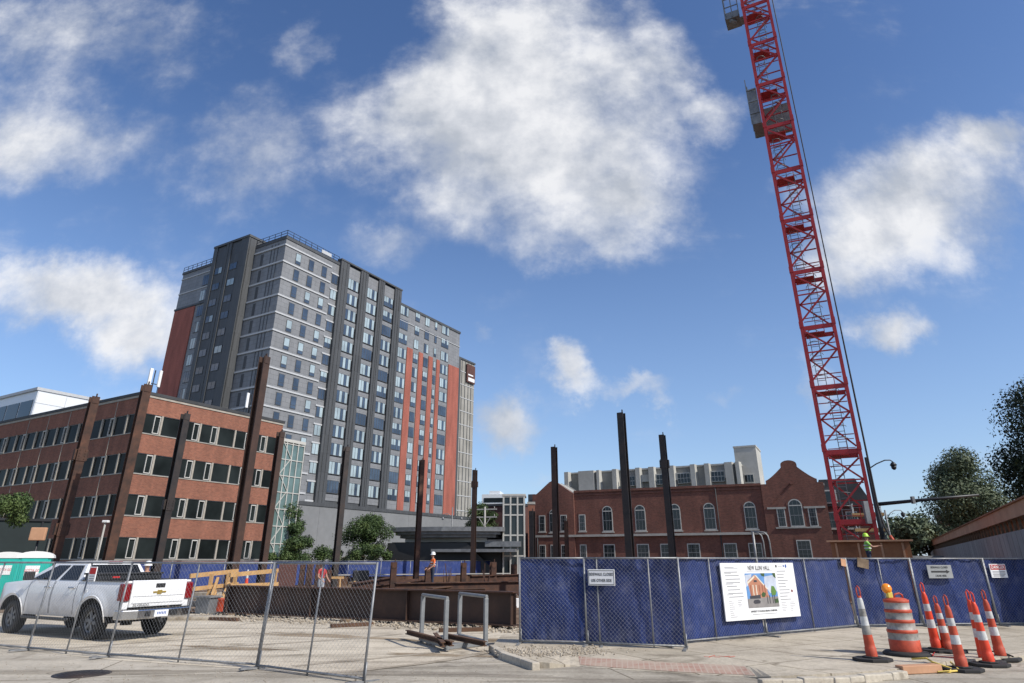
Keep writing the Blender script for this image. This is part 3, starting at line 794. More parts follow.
for z in (2.2, 4.4, 5.8): q = MB(); q.box(-.2, 2.6, -.1, 1.3, 0, .28); q.build('deck', 'lumber', sf, (0, 0, z))

# mid background: low canopied pavilion, brick block, glazed tower, far blocks
pv = thing('pavilion', 'low black pavilion with wide curved grey canopy in front of the podium', 'building', (-7.5, 74, 0), R(-6))
mb = MB(); mb.box(-6.2, 6.2, 2.0, 9, 0, 3.7); mb.build('wall', 'blackp', pv)
mb = MB()
for k, (ex, z0, z1) in enumerate(((.0, 4.15, 4.45), (.5, 4.45, 4.75), (.9, 4.75, 5.2))):
    poly = [(-5.4-ex, 9), (-5.6-ex, 3), (-5-ex, 1.2-ex), (-3, .3-ex), (0, -.05-ex), (3, .3-ex), (5.6+ex, 1.2-ex), (6+ex, 3), (6+ex, 9)]
    mb.prism(poly, 'z', z0, z1, 0)
mb.build('canopy', 'greymetal', pv)
mb = MB(); mb.box(-4.6, 4.6, 1.6, 2.1, 3.7, 4.12); mb.build('clerestory', 'trimwhite', pv)
mb = MB(); mb.prism([(-6.6, 0), (-6.2, 3.6), (2.5, 3.6), (6.5, 0)], 'y', .4, .6); mb.build('awning', 'blackp', pv)
mb = MB(); mb.box(-1.0, 8, -1.2, 2, 2.65, 2.95); mb.box(4.5, 8.4, .8, 4, 3.2, 3.75); mb.build('entrance_roof', 'greymetal', pv)
rb = thing('brick_annex', 'maroon brick annex with grey doors behind the utility pole', 'building', (-5.5, 92, 0), GA)
mb = MB(); mb.box(.6, 7.4, 0, 10, 0, 8.6); mb.build('wall', 'brickM', rb)
mb = MB(); mb.box(.5, 7.5, -.15, 10, 8.6, 8.9); mb.build('parapet', 'roofdark', rb)
mb = MB(); mb.box(1.5, 5.5, -.1, .2, 3.4, 5.6); mb.build('louvre', 'greymetal', rb)
fb = thing('far_block', 'small white office block on the skyline left of the glazed tower', 'building', (-8.6, 190, 0), R(-8))
mb = MB(); mb.box(0, 7, 0, 12, 0, 19.2); mb.box(2, 5, 1, 8, 19.2, 20.2); mb.build('wall', 'whiteclad', fb)
mb = MB()
mb.box(.6, 6.4, -.1, .2, 17.0, 18.2)
mb.build('window', 'glassdark', fb)
gt = thing('glazed_tower', 'narrow glazed tower with pale frame at the left end of the brick hall', 'stair tower', (-1.02, 74.5, 0), R(-3))
mb = MB(); mb.box(.05, 2.4, .05, 3, 0, 8.4); mb.build('glazing', 'glassdark', gt)
mb = MB()
for x in (0, .78, 1.56, 2.3): mb.box(x, x+.17, -.06, .12, 0, 8.5)
for z in (.1, 2.2, 4.3, 6.4, 7.5, 8.35): mb.box(-.02, 2.49, -.04, .12, z, z+.15)
mb.box(-.08, 2.55, -.1, 3, 8.5, 8.7); mb.build('mullion', 'trimwhite', gt)
bp = thing('brick_pier', 'brown brick pier between the glazed tower and the brick hall', 'pier', (1.75, 74.3, 0), R(-3))
mb = MB(); mb.box(0, .75, 0, 1.2, 0, 7.6); mb.build('shaft', 'brickL', bp)
mb = MB(); mb.box(-.06, .81, -.06, 1.26, 7.6, 7.85); mb.build('cap', 'limestone', bp)
up = thing('utility_pole', 'wooden utility pole with two crossarms before the maroon annex', 'utility pole', (-3.3, 82, 0), R(-15))
mb = MB(); mb.tube([(0, 0, 0), (0, 0, 7.9)], [.16, .11], 8); mb.build('post', 'limestone', up)
for z in (7.6, 6.7): q = MB(); q.bar((-1.5, 0, 0), (1.5, 0, 0), .1, .14); q.tube([(-1.2, 0, .05), (-1.2, 0, .3)], .05, 6); q.tube([(1.2, 0, .05), (1.2, 0, .3)], .05, 6); q.build('crossarm', 'limestone', up, (0, 0, z))
q = MB(); q.bar((-.7, -.1, 6.6), (0, -.1, 5.6), .07, .07); q.bar((.7, -.1, 6.6), (0, -.1, 5.6), .07, .07); q.build('brace', 'limestone', up)
lp = thing('twin_street_lamp', 'thin grey lamp post with two curved arms before the podium', 'street lamp', (-7.1, 80, 0), 0)
mb = MB(); mb.tube([(0, 0, 0), (0, 0, 7.7)], .07, 8); mb.build('post', 'greymetal', lp)
for sgn in (-1, 1):
    q = MB(); q.tube([(0, 0, 6.6), (sgn*.6, 0, 7.0), (sgn*1.0, 0, 6.9), (sgn*1.1, 0, 6.6)], .04, 6); q.build('arm', 'greymetal', lp)
    q = MB(); q.lathe([(.05, .3), (.16, .1), (.14, 0), (.02, -.05)], (sgn*1.1, 0, 6.3), 10); q.build('lamp', 'greymetal', lp)

# ================================================================== COLUMNS, GIRDER, SITE STEEL
def hcol(name, x, y, h, rot, mat, label, w=.4, d=.4, splice=None, grp='steel columns standing on the site'):
    t = thing(name, label, 'steel column', (x, y, 0), rot, grp)
    mb = MB(); f = .045
    mb.box(-w/2, w/2, -d/2, -d/2+f, 0, h); mb.box(-w/2, w/2, d/2-f, d/2, 0, h); mb.box(-.016, .016, -d/2+f, d/2-f, 0, h)
    mb.build('shaft', mat, t)
    mb = MB(); mb.box(-w/2-.12, w/2+.12, -d/2-.12, d/2+.12, 0, .05); mb.build('base_plate', mat, t)
    if splice:
        for z in splice:
            mb = MB(); mb.box(-w/2-.03, w/2+.03, -d/2-.03, -d/2-.002, z-.3, z+.3); mb.box(w/2+.002, w/2+.12, -.1, .1, z-.25, z+.25); mb.box(-w/2-.12, -w/2-.002, -.1, .1, z-.25, z+.25)
            for bx in (-.12, .12):
                for bz in (-.2, -.07, .07, .2): mb.box(bx-.02, bx+.02, -d/2-.055, -d/2-.03, z+bz-.02, z+bz+.02)
            mb.build('splice_plate', mat, t)
    mb = MB(); mb.box(-w/2+.04, w/2-.04, -d/2-.02, -d/2-.001, h-.35, h-.02); mb.box(.05, .09, -.05, .05, h, h+.18); mb.build('lifting_lug', mat, t)
    return t
cols = [(95, 397, .24, 'rust', 'rusty spliced column leftmost before the brick offices', [3.2, 6.6]),
        (147, 385, .25, 'rust', 'rusty column in front of the office building corner', None),
        (186, 414, .2, 'darksteel', 'dark grey column third from the left before the offices', [4.6]),
        (265, 357, .28, 'brownsteel', 'tallest dark brown column of the left row, by the office end', None),
        (281, 432, .3, 'brownsteel', 'brown column in front of the green glazed stair tower', None),
        (347, 447, .3, 'darksteel', 'dark column standing before the tree and podium wall', None),
        (422, 460, .3, 'rust', 'rusty column left of the worker in orange', None),
        (475, 470, .3, 'brownsteel', 'slim brown column in front of the utility pole', [8.2]),
        (554, 447, .3, 'brownsteel', 'brown column before the left gable of the brick hall', None),
        (621, 413, .2, 'darksteel', 'tallest black column in front of the brick hall', None),
        (662, 435, .22, 'darksteel', 'black column right of the tallest one before the brick hall', [7.6])]
for i, (px, py, dz, mt, lab, sp) in enumerate(cols):
    a, y, d = ray(px, py); Y = 7.6/(d/y) if i != 3 else 29.5; X = a/y*Y
    hcol('steel_column', X, Y, EYE+d/y*Y, R((52, 48, 58, 62, 55, 40, 30, -20, -28, -32, -30)[i]), mt, lab, .36, .38, sp)
t = hcol('steel_column', atY(566, 521, 46).x, 46, atY(566, 521, 46).z, R(-28), 'rust', 'thin short rusty column right of the left gable column', .22, .22)
t = hcol('steel_column', atY(532, 511, 50).x, 50, atY(532, 511, 50).z, R(-28), 'darksteel', 'short black column beside the brown brick pier', .35, .35)
# soldier piles: short stubs
stub = hcol('soldier_pile', *ground(392, 594)[:2], 1.75, R(20), 'rust', 'short rusty pile left of the column and worker in orange', .34, .34, None, 'short steel piles along the pit')
for (px, py, h, lab) in [(427, 592, 1.45, 'short pile right beside the worker in orange'), (463, 590, 1.7, 'short dark pile left of the slim utility pole column'), (493, 592, 1.75, 'short dark pile by the blue fence end'), (514, 590, 1.6, 'short pile almost touching the blue fence edge'),
                         (300, 592, 1.6, 'leftmost of the close dark piles behind the girder'), (307, 592, 1.75, 'second of the close dark piles behind the girder'), (316, 592, 1.6, 'pile left of the worker in red'), (327, 592, 1.3, 'short pile right of the worker in red')]:
    p = ground(px, py); s = dup(stub, (p.x, p.y, 0), R(20), lab); s.scale.z = h/1.75
# big plate girder
g0, g1 = Vector((-10.55, 25.9, 0)), Vector((.12, 20.75, 0)); L = (g1-g0).length
gd = thing('plate_girder', 'long deep brown steel plate girder lying across the site entrance', 'girder', (g0.x, g0.y, .1), math.atan2(g1.y-g0.y, g1.x-g0.x))
mb = MB(); mb.box(.0, L, -.012, .012, .035, .87); mb.build('web', 'brownsteel', gd)
mb = MB(); mb.box(.25, L, -.2, .2, .87, .91); mb.build('top_flange', 'rust', gd)
mb = MB(); mb.box(0, L, -.2, .2, 0, .035); mb.build('bottom_flange', 'brownsteel', gd)
for x in (.3, 4.2, 8.1, L-.1): q = MB(); q.box(-.012, .012, -.17, .17, .037, .868); q.build('stiffener', 'brownsteel', gd, (x, 0, 0))
for i, (t, lab) in enumerate([(.06, 'timber block under the left end of the girder'), (.5, 'timber block under the middle of the girder'), (.93, 'timber block under the right end of the girder')]):
    p = g0+(g1-g0)*t; mb = MB(); mb.box(-.12, .12, -.5, .5, 0, .092)
    tag(mb.build('timber_block', 'oldlumber', None, (p.x, p.y, .012), gd.rotation_euler.z), lab, 'timber', 'timber blocks under the girder')
for px0, py0, px1, py1, z, w, lab, mt in [(395, 583, 520, 581, .75, .3, 'long rusty beam lying behind the worker in orange', 'rust'), (330, 590, 430, 579, .5, .3, 'rusty beam angled across the pit left of the worker in orange', 'rust'),
                                      (430, 588, 520, 579, .55, .25, 'rusty beam angled right behind the girder end', 'mudbeam'), (470, 575.5, 520, 574, 1.0, .3, 'far rusty beam near the glazed tower foot', 'rust'), (300, 588, 335, 591, .4, .3, 'low beam under the worker in red', 'brownsteel'), (352, 583, 392, 577, .8, .3, 'rusty beam behind the dark tree column', 'rust')]:
    p = ground(px0, py0, z); q = ground(px1, py1, z); 
    if (q-p).length > 30: q = p+(q-p)*(30/(q-p).length)
    t = thing('steel_beam', lab, 'steel beam', (p.x, p.y, 0), math.atan2(q.y-p.y, q.x-p.x), 'rusty beams lying on the site'); L2 = (q-p).length
    mb = MB(); mb.box(0, L2, -.15, .15, z-.05, z); mb.build('top_flange', mt, t)
    mb = MB(); mb.box(0, L2, -.15, .15, .02, .06); mb.build('bottom_flange', mt, t)
    mb = MB(); mb.box(0, L2, -.02, .02, .06, z-.05); mb.build('web', mt, t)
p = atY(432.5, 575, 38.0); t = thing('steel_beam', 'low muddy beam under the worker in orange', 'steel beam', (p.x-2.6, 38, 0), 0, 'rusty beams lying on the site')
mb = MB(); mb.box(0, 5.5, -.22, .22, .4, .45); mb.build('top_flange', 'mudbeam', t); mb = MB(); mb.box(0, 5.5, -.22, .22, .02, .06); mb.build('bottom_flange', 'mudbeam', t); mb = MB(); mb.box(0, 5.5, -.02, .02, .06, .4); mb.build('web', 'mudbeam', t)
# low lagging wall of the pit
p, q = ground(336, 586), ground(530, 583)
lw = thing('lagging_wall', 'low wall of muddy timber boards along the far side of the pit', 'retaining wall', (p.x, p.y, 0), math.atan2(q.y-p.y, q.x-p.x)); L2 = (q-p).length
mb = MB()
x = 0
while x < L2:
    mb.box(x, x+.97*1.1, random.uniform(-.02, .02), .1, 0, random.uniform(.6, .74)); x += 1.1
mb.build('board', 'mudbeam', lw)
mb = MB(); mb.box(0, L2, -.1, .2, .75, .82); mb.build('cap', 'limestone', lw)

# lumber guard rails left of the girder
gr = thing('lumber_railing', 'fresh yellow lumber guard rail on bent braces behind the pickup tailgate', 'railing', (0, 0, 0))
A = ground(190, 603); 
def G(px, py, Y): return atY(px, py, Y)
mb = MB(); mb.bar(G(190, 576, 27), G(238, 571, 29), .07, .16); mb.bar(G(230, 575, 27.5), G(278, 570.5, 29.5), .07, .16); mb.build('top_rail', 'lumber', gr)
mb = MB(); mb.bar(G(192, 589, 27), G(238, 584, 29), .07, .14); mb.bar(G(230, 586, 27.5), G(278, 584, 29.5), .07, .14); mb.build('lower_rail', 'lumber', gr)
for px, t, b, Y in [(212, 574, 602, 27.8), (229, 573, 588, 28.3), (276, 571, 590, 29.4), (236, 573, 588, 28.8)]:
    q = MB(); top = G(px, t, Y); q.bar((top.x, Y, .012), (top.x, Y, top.z), .12, .12); q.build('post', 'lumber', gr)
for (a, b, c2, d2) in [(229, 583, 221, 602), (218, 578, 212, 596), (214, 584, 216, 602)]:
    q = MB(); q.bar(G(a, b, 28.2), G(c2, d2, 27.4), .1, .1); q.build('brace', 'lumber', gr)
# misc pieces by the railing
p = ground(206, 613.5); bn = thing('storage_bin', 'grey galvanised bin on the ground behind the pickup tailgate', 'bin', (p.x, p.y, .008), R(-25))
mb = MB(); mb.prism([(-.3, 0), (.3, 0), (.36, .55), (-.36, .55)], 'y', -.25, .25); mb.build('body', 'greymetal', bn)
mb = MB(); mb.box(-.42, .42, -.3, .3, .55, .6); mb.build('rim', 'galv', bn)
p = ground(219, 613); bk = thing('red_bucket', 'small rusty red drum beside the left end of the girder', 'bucket', (p.x, p.y, .012))
mb = MB(); mb.lathe([(.2, 0), (.24, .1), (.26, .45), (.28, .47), (.28, .5)], n=16); mb.build('body', 'orangedull', bk)
mb = MB(); mb.tube([(-.27, 0, .48), (-.2, 0, .68), (0, 0, .76), (.2, 0, .68), (.27, 0, .48)], .012, 6); mb.build('handle', 'galv', bk)
for (px, py, w, h, lab) in [(208, 600, 1.3, .35, 'pale concrete block under the lumber railing'), (200, 606, .9, .2, 'low concrete slab right of the pickup'), (222, 604, .8, .3, 'concrete block near the red drum'), (196, 620, 2.2, .12, 'long flat concrete piece on the ground before the railing')]:
    p = ground(px, py); mb = MB(); mb.box(-w/2, w/2, -.3, .3, 0, h)
    tag(mb.build('concrete_block', 'stone', None, (p.x, p.y, .005), R(random.uniform(-30, 10)), .03), lab, 'block', 'concrete blocks by the railing')
for (px, py, lab, ang) in [(352, 627, 'short timber lying in front of the girder middle', 30), (222, 621, 'dark timber lying at the left foot of the girder', -20), (462, 632, 'tan timber offcut by the right steel rack', 12)]:
    p = ground(px, py); mb = MB(); mb.box(-.65, .65, -.08, .08, 0, .1)
    tag(mb.build('timber_offcut', 'mudbeam', None, (p.x, p.y, .008), R(ang), .01), lab, 'timber', 'timber offcuts on the ground')
p = G(287, 577, 32); pl = thing('plywood_sheet', 'brown plywood sheet standing upright behind the girder', 'board', (p.x, 32, .3), R(25)); mb = MB(); mb.box(-.4, .4, -.02, .02, 0, 1.45); mb.build('sheet', 'brickM', pl); mb = MB(); mb.bar((0, .02, 1.2), (0, .7, -.28), .08, .08); mb.box(-.38, -.28, -.02, .02, -.29, 0); mb.box(.28, .38, -.02, .02, -.29, 0); mb.build('prop', 'lumber', pl)
for k, (px, py, lab) in enumerate([(245, 586, 'orange and white cone barricade behind the girder, left one'), (256, 586, 'orange and white cone barricade behind the girder, right one')]):
    p = ground(px, py+6); t = thing('traffic_cone', lab, 'cone', (p.x, p.y, 0)); mb = MB(); mb.lathe([(.17, .03), (.13, .3), (.11, .5), (.08, .8), (.04, 1.3)], n=14, mis=[0, 1, 0, 1]); mb.build('cone', ['orange', 'reflect'], t); mb = MB(); mb.box(-.25, .25, -.25, .25, 0, .03); mb.build('base', 'black', t)

def litter(name, lab, cat, px, py, Y, build, rot=0, grp=None):
    p = atY(px, py, Y); t = thing(name, lab, cat, (p.x, Y, .012), R(rot), grp); build(t); return t
def b_pile(t):
    mb = MB()
    for i in range(4):
        for j in range(3-(i > 2)): mb.box(-1.1+random.uniform(-.1, .1), 1.1+random.uniform(-.1, .1), -.4+j*.28, -.16+j*.28, i*.11, i*.11+.1)
    mb.build('stack', 'oldlumber', t)
    q = MB(); q.box(-.8, -.7, -.45, .45, .42, .47); q.box(.7, .8, -.45, .45, .42, .47); q.build('batten', 'lumber', t)
def b_bucket(t):
    q = MB(); q.lathe([(.13, 0), (.15, .33), (.155, .35)], n=14); q.build('body', 'white', t); q = MB(); q.tube([(-.15, 0, .34), (0, 0, .52), (.15, 0, .34)], .008, 5); q.build('handle', 'galv', t)
def b_gen(t):
    q = MB(); q.box(-.6, .6, -.35, .35, .35, 1.1); q.build('cabinet', 'blackp', t, bevel=.05)
    for x in (-.4, .4): q = MB(); q.tube([(x, -.42, .28), (x, -.3, .28)], .28, 14); q.build('wheel', 'black', t)
    q = MB(); q.tube([(.6, 0, .4), (1.1, 0, .45)], .03, 6); q.tube([(-.4, 0, 1.1), (-.4, 0, 1.3)], .04, 6); q.build('drawbar', 'galv', t)
def b_horse(t):
    q = MB(); q.bar((-.9, 0, .8), (.9, 0, .8), .1, .14); q.build('beam', 'lumber', t)
    for x in (-.7, .7):
        for y in (-.3, .3): q = MB(); q.bar((x, y, 0), (x*.95, y*.1, .74), .07, .07); q.build('leg', 'lumber', t)
def b_rods(t):
    q = MB()
    for i in range(9): q.tube([(random.uniform(-.2, .2), (i-4)*.05, 0), (random.uniform(-.3, .3), (i-4)*.09, random.uniform(1.0, 1.7))], .016, 5)
    q.build('bars', 'rust', t); q = MB(); q.lathe([(.3, 0), (.3, .3), (.28, .32)], n=14); q.build('footing', 'stone', t)
litter('lumber_stack', 'stack of grey boards between the dark column and the pit', 'lumber stack', 366, 575, 50, b_pile, 10)
litter('lumber_stack', 'stack of boards beside the worker in red', 'lumber stack', 418, 575, 46, b_pile, -15)
litter('plastic_bucket', 'white plastic bucket on the pit edge left of the rusty column', 'bucket', 370, 578, 36, b_bucket)
litter('plastic_bucket', 'white bucket just left of the blue fence behind the girder', 'bucket', 516, 585, 30, b_bucket)
litter('generator', 'black wheeled generator beside the tree column behind the girder', 'generator', 361, 572, 55, b_gen, 20)
litter('sawhorse', 'lumber sawhorse left of the dark tree column', 'sawhorse', 330, 575, 45, b_horse, 15)
litter('sawhorse', 'lumber sawhorse near the foot of the glazed tower', 'sawhorse', 484, 575, 50, b_horse, -10)
litter('rebar_cluster', 'cluster of rusty rebar standing by the slim utility pole column', 'rebar', 486, 580, 40, b_rods)
litter('rebar_cluster', 'cluster of rusty rebar standing left of the worker in red', 'rebar', 310, 580, 36, b_rods)
litter('rebar_cluster', 'cluster of rusty rebar right of the worker in orange', 'rebar', 447, 580, 42, b_rods)
for k, (px, py, Y) in enumerate([(335, 580, 34), (352, 582, 38), (378, 584, 33), (404, 586, 36), (452, 586, 34), (474, 586, 31), (500, 586, 30), (290, 586, 31), (270, 586, 30), (440, 582, 46), (395, 580, 50), (462, 580, 52)]):
    p = atY(px, py, Y); mb = MB(); Lb = random.uniform(.7, 2.2); mb.box(-Lb, Lb, -.1, .1, 0, random.uniform(.05, .25))
    o = mb.build('board_scrap', ('mudbeam', 'oldlumber', 'rust', 'lumber')[k % 4], None, (p.x, Y, .3 if k % 3 else .02), R(random.uniform(-50, 50))); o.rotation_euler.y = R(random.uniform(-6, 6)) if k % 3 else 0
    if k % 3: o.location.z = .28
    tag(o, 'scrap board lying in the muddy pit behind the girder', 'board', 'scrap boards in the pit')

# gate panel things: far blue fence
f0, f1 = Vector((-24.5, 42.3, 0)), Vector((1.2, 80.8, 0)); n = 12; fl = (f1-f0).length/n
fang = math.atan2(f1.y-f0.y, f1.x-f0.x)
def screen_panel_far(loc, rot, L, lab):
    t = thing('fence_panel', lab, 'fence panel', loc, rot, 'blue screened fence panels across the far side of the site')
    mb = MB(); mb.box(.04, L-.04, -.01, .01, .08, 1.75); mb.build('privacy_screen', 'screenfar', t)
    mb = MB(); mb.tube([(0, 0, 0), (0, 0, 1.83)], .035, 6); mb.build('post', 'galv', t)
    mb = MB(); mb.tube([(0, 0, 1.8), (L, 0, 1.8)], .025, 6); mb.build('rail', 'galv', t)
    return t
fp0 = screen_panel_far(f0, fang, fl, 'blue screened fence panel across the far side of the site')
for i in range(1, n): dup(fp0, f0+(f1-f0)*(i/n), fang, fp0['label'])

# ================================================================== TREES
def tree(name, x, y, h, crown_z, rx, rz, n, leaf, mat, lab, seed, trunk_r=.16, lobes=9, grp=None, lr=(.34, .6)):
    rnd = random.Random(seed)
    t = thing(name, lab, 'tree', (x, y, 0), 0, grp)
    mb = MB(); fork = crown_z-rz*.55
    mb.tube([(0, 0, 0), (.05, 0, fork*.5), (0, .05, fork)], [trunk_r*1.3, trunk_r, trunk_r*.8], 8)
    centers = []
    for i in range(lobes):
        a = rnd.uniform(0, 6.28); e = rnd.uniform(-.75, 1.0); k = math.sqrt(max(0.05, 1-e*e*.85))*rnd.uniform(.45, .85)
        c = Vector((rx*k*math.cos(a), rx*k*math.sin(a), crown_z+rz*e*.72)); centers.append((c, rnd.uniform(*lr)*min(rx, rz)))
        mid = Vector((c.x*.4, c.y*.4, fork+(c.z-fork)*.5+.2))
        mb.tube([(0, .05, fork*.95), mid, c], [trunk_r*.5, trunk_r*.3, .02], 5)
    centers.append((Vector((0, 0, crown_z)), .55*min(rx, rz))); centers.append((Vector((0, 0, crown_z+rz*.5)), .45*min(rx, rz)))
    mb.build('trunk', 'bark', t)
    cr = MB()
    for i in range(n):
        c, r = rnd.choice(centers)
        d = Vector((rnd.gauss(0, 1), rnd.gauss(0, 1), rnd.gauss(0, 1))).normalized()
        rr = r*(rnd.random()**.35)*rnd.uniform(.8, 1.25)
        p = c+Vector((d.x*rr, d.y*rr, d.z*rr*.85))
        nrm = (d+Vector((rnd.gauss(0, .6), rnd.gauss(0, .6), rnd.gauss(0, .6)+.3))).normalized()
        a = nrm.orthogonal().normalized(); b = nrm.cross(a); th = rnd.uniform(0, 6.28)
        a, b = a*math.cos(th)+b*math.sin(th), b*math.cos(th)-a*math.sin(th)
        s = leaf*rnd.uniform(.6, 1.4)
        cr.face([p-a*s, p-b*s*.5+nrm*s*.1, p+a*s, p+b*s*.5+nrm*s*.1])
    cr.build('crown', mat, t)
    return t
p = atY(364, 540, 74); tree('tree', p.x, 74, 6.8, 4.3, 2.7, 2.4, 15000, .1, 'leaf', 'green tree right of the dark column before the grey podium', 1, lobes=14)
p = atY(357, 555, 70); tree('bush_tree', p.x+1.8, 69, 3, 2.1, 2.6, 1.3, 8000, .09, 'leaf', 'low bright green bushy tree under the podium tree', 2, .1, 8)
p = atY(290, 530, 68); tree('tree', p.x-.2, 69, 7.5, 4.6, 2.0, 3.2, 11000, .1, 'leaf', 'tall narrow green tree beside the glazed stair tower', 3, .14, 9)
p = atY(305, 548, 70); tree('bush_tree', p.x, 66, 4, 2.5, 3.4, 1.7, 11000, .1, 'leaf', 'spreading low green tree right of the stair tower foot', 4, .12, 9)
p = atY(325, 556, 68); tree('bush_tree', p.x, 72, 3, 2.0, 3.0, 1.2, 6000, .1, 'leafgrey', 'dull green bush between the two podium trees', 14, .1, 7)
p = atY(481, 512, 84); tree('tree', p.x, 86, 8.5, 6.4, 1.9, 2.3, 8000, .11, 'leaf', 'small dark green tree behind the slim brown column', 5, .14, 9)
p = atY(2, 510, 30); tree('tree', p.x-.7, 30, 6.5, 3.9, 1.9, 1.0, 9000, .06, 'leaf', 'green tree crown at the left edge before the offices', 6, .12, 9)
p = atY(962, 500, 62); tree('tree', p.x+.9, 62, 12.5, 7.2, 3.6, 4.6, 26000, .12, 'leafgrey', 'large grey green street tree behind the signal arm on the right', 7, .3, 20)
p = atY(925, 535, 80); tree('tree', p.x, 80, 7, 4.2, 4.0, 2.7, 5000, .25, 'leafgrey', 'lower green tree in front of the far red building', 8, .2, 12)
p = atY(1024, 460, 46); tree('tree', p.x+3.2, 46, 17, 8.6, 4.5, 6.4, 40000, .12, 'leafdark', 'dark dense tree at the right edge behind the plywood walkway', 9, .35, 26)
p = atY(868, 528, 78); tree('tree', p.x, 82, 6, 4.2, 1.9, 2.3, 2000, .22, 'leaf', 'green tree seen through the foot of the crane', 10, .14, 8)
for i in range(9):
    x = 62+i*7; y = 120+random.uniform(-8, 14)
    tree('tree', x*1.0+random.uniform(-2, 2), y, 8, 5.2, 4.2, 3.6, 1300, .45, 'leafgrey', 'distant street tree beyond the far end of the walkway', 30+i, .2, 9, 'distant trees beyond the walkway')
frb = thing('far_red_building', 'far dull red building between the street lamp and the right trees', 'building', (63, 95, 0), R(-30))
mb = MB(); mb.box(-2.5, 6, 0, 8, 0, 7.7); mb.build('wall', 'brickL', frb); mb = MB(); mb.box(-2.6, 6.1, -.1, 8.1, 7.7, 8.0); mb.build('roof', 'roofdark', frb)
mb = MB(); mb.box(-1.5, -.3, -.05, .1, 4.5, 6.3); mb.box(1.5, 2.7, -.05, .1, 4.5, 6.3); mb.build('window', 'glassdark', frb)

# ================================================================== TOWER CRANE
CX0 = Vector((18.42, 36.2, 0)); CA = -R(27.5)
cr = thing('tower_crane', 'tall red lattice tower crane mast rising behind the plywood box', 'crane', CX0, CA)
W = .87; SH = 3.62; Z0 = .35
def mast_section(heavy=True):
    mb = MB()
    for sx in (-1, 1):
        for sy in (-1, 1):
            mb.box(sx*W-.085, sx*W+.085, sy*W-.085, sy*W+.085, 0, SH)
            mb.box(sx*W-.11, sx*W+.11, sy*W-.11, sy*W+.11, SH-.2, SH); mb.box(sx*W-.11, sx*W+.11, sy*W-.11, sy*W+.11, 0, .2)
    for k in range(4):
        c, s = math.cos(k*math.pi/2), math.sin(k*math.pi/2)
        T = lambda x, z: (x*c-(-W)*s, x*s+(-W)*c, z)
        i = W-.1
        up = T(0, 0); nrm = (s, -c, 0)
        mb.bar(T(-i, .25), T(i, SH*.52), .09, .09, up=nrm); mb.bar(T(i, SH*.52), T(-i, SH-.4), .09, .09, up=nrm) 
        mb.bar(T(i, .25), T(-i, SH*.52), .06, .06, up=nrm) if k in (1,) else None
        mb.bar(T(-i, SH*.52), T(i, SH*.52), .07, .07, up=nrm)
        for z in (SH*.78, SH*.26): 
            if k in (2,): mb.bar(T(-i, z), T(i, z), .05, .05, up=nrm)
        if k % 2 == 0: mb.bar(T(-i, SH-.25), T(i, SH-.25), .08, .26, up=(0, 0, 1))
        else: mb.bar(T(-i, SH-.25), T(i, SH-.25), .08, .16, up=(0, 0, 1))
    return mb
src = None; lad = None; plat = None
lm = MB()
for x in (-.22, .22): lm.bar((x, 0, 0), (x, 0, SH), .04, .04)
for k in range(12): lm.bar((-.22, 0, .15+k*.3), (.22, 0, .15+k*.3), .03, .03)
for z in (.6, 1.3, 2.0, 2.7, 3.4):
    pr = [(.35*math.cos(a), .35-.7*abs(math.sin(a)) if False else -.7*math.sin(a), z) for a in [math.pi*i/6 for i in range(7)]]
    lm.tube(pr, .018, 5)
pm = MB(); pm.box(-W+.12, .3, -.1, W-.12, 0, .05)
for z in (.5, 1.0): pm.bar((-W+.15, W-.2, z), (W-.15, W-.2, z), .04, .04)
pm.bar((.3, W-.2, 0), (.3, W-.2, 1), .04, .04)
for i in range(13):
    z = Z0+i*SH
    if src is None: src = mast_section().build('mast_section', 'red', cr, (0, 0, z)); ms = src
    else: ms = child(src, 'mast_section', cr, (0, 0, z)); 
    ms.rotation_euler.z = math.pi/2*0
    if lad is None: lad = lm.build('ladder', 'greymetal', ms, (-.35 + .0, .35, 0))
    else: child(lad, 'ladder', ms, (-.35 if i % 2 else .1, .35, 0))
    if plat is None: plat = pm.build('landing', 'red', ms, (0, 0, SH-.35))
    else: child(plat, 'landing', ms, (0, 0, SH-.35))
mb = MB(); mb.box(-2.2, 2.2, -2.2, 2.2, 0, .34); mb.build('footing', 'kerb', cr)
# climbing frame around the upper mast
q = MB(); q.box(-1.6, -1.0, -.5, 1.3, 29.9, 30.0); q.box(-1.6, -1.55, -.5, 1.3, 30.0, 33.2); q.box(-1.54, -1.0, -.5, -.45, 30.0, 32.9); q.box(-1.0, .8, 1.1, 1.6, 29.9, 30.0); q.box(-1.0, .8, 1.55, 1.6, 30.0, 32.4)
q.build('work_platform', 'greymetal', cr)
q = MB(); 
for y in (-.5, .4, 1.3): q.bar((-1.64, y, 29.95), (-1.64, y, 33.8), .06, .06)
for z in (30.8, 31.8, 32.8): q.bar((-1.64, -.55, z), (-1.64, 1.3, z), .05, .09); q.bar((-1.64, -.54, z), (-1.0, -.54, z), .05, .09)
q.build('platform_frame', 'galv', cr)
q = MB(); q.box(-2.25, -1.2, -.6, .6, 39.7, 39.8); q.box(-2.25, -2.2, -.6, .6, 39.8, 43); q.box(-2.19, -1.2, -.6, -.54, 39.8, 40.3); q.box(-1.25, -.8, -.4, .4, 39.6, 39.7)
for x in (-2.2, -1.7, -1.23): q.bar((x, -.63, 39.75), (x, -.63, 43), .07, .07)
for z in (40.8, 41.6, 42.5): q.bar((-2.2, -.63, z), (-1.2, -.63, z), .06, .06)
q.tube([(-1.9, -.5, 39.6), (-1.5, -.1, 39.6)], .13, 10)
q.build('upper_platform', 'greymetal', cr)
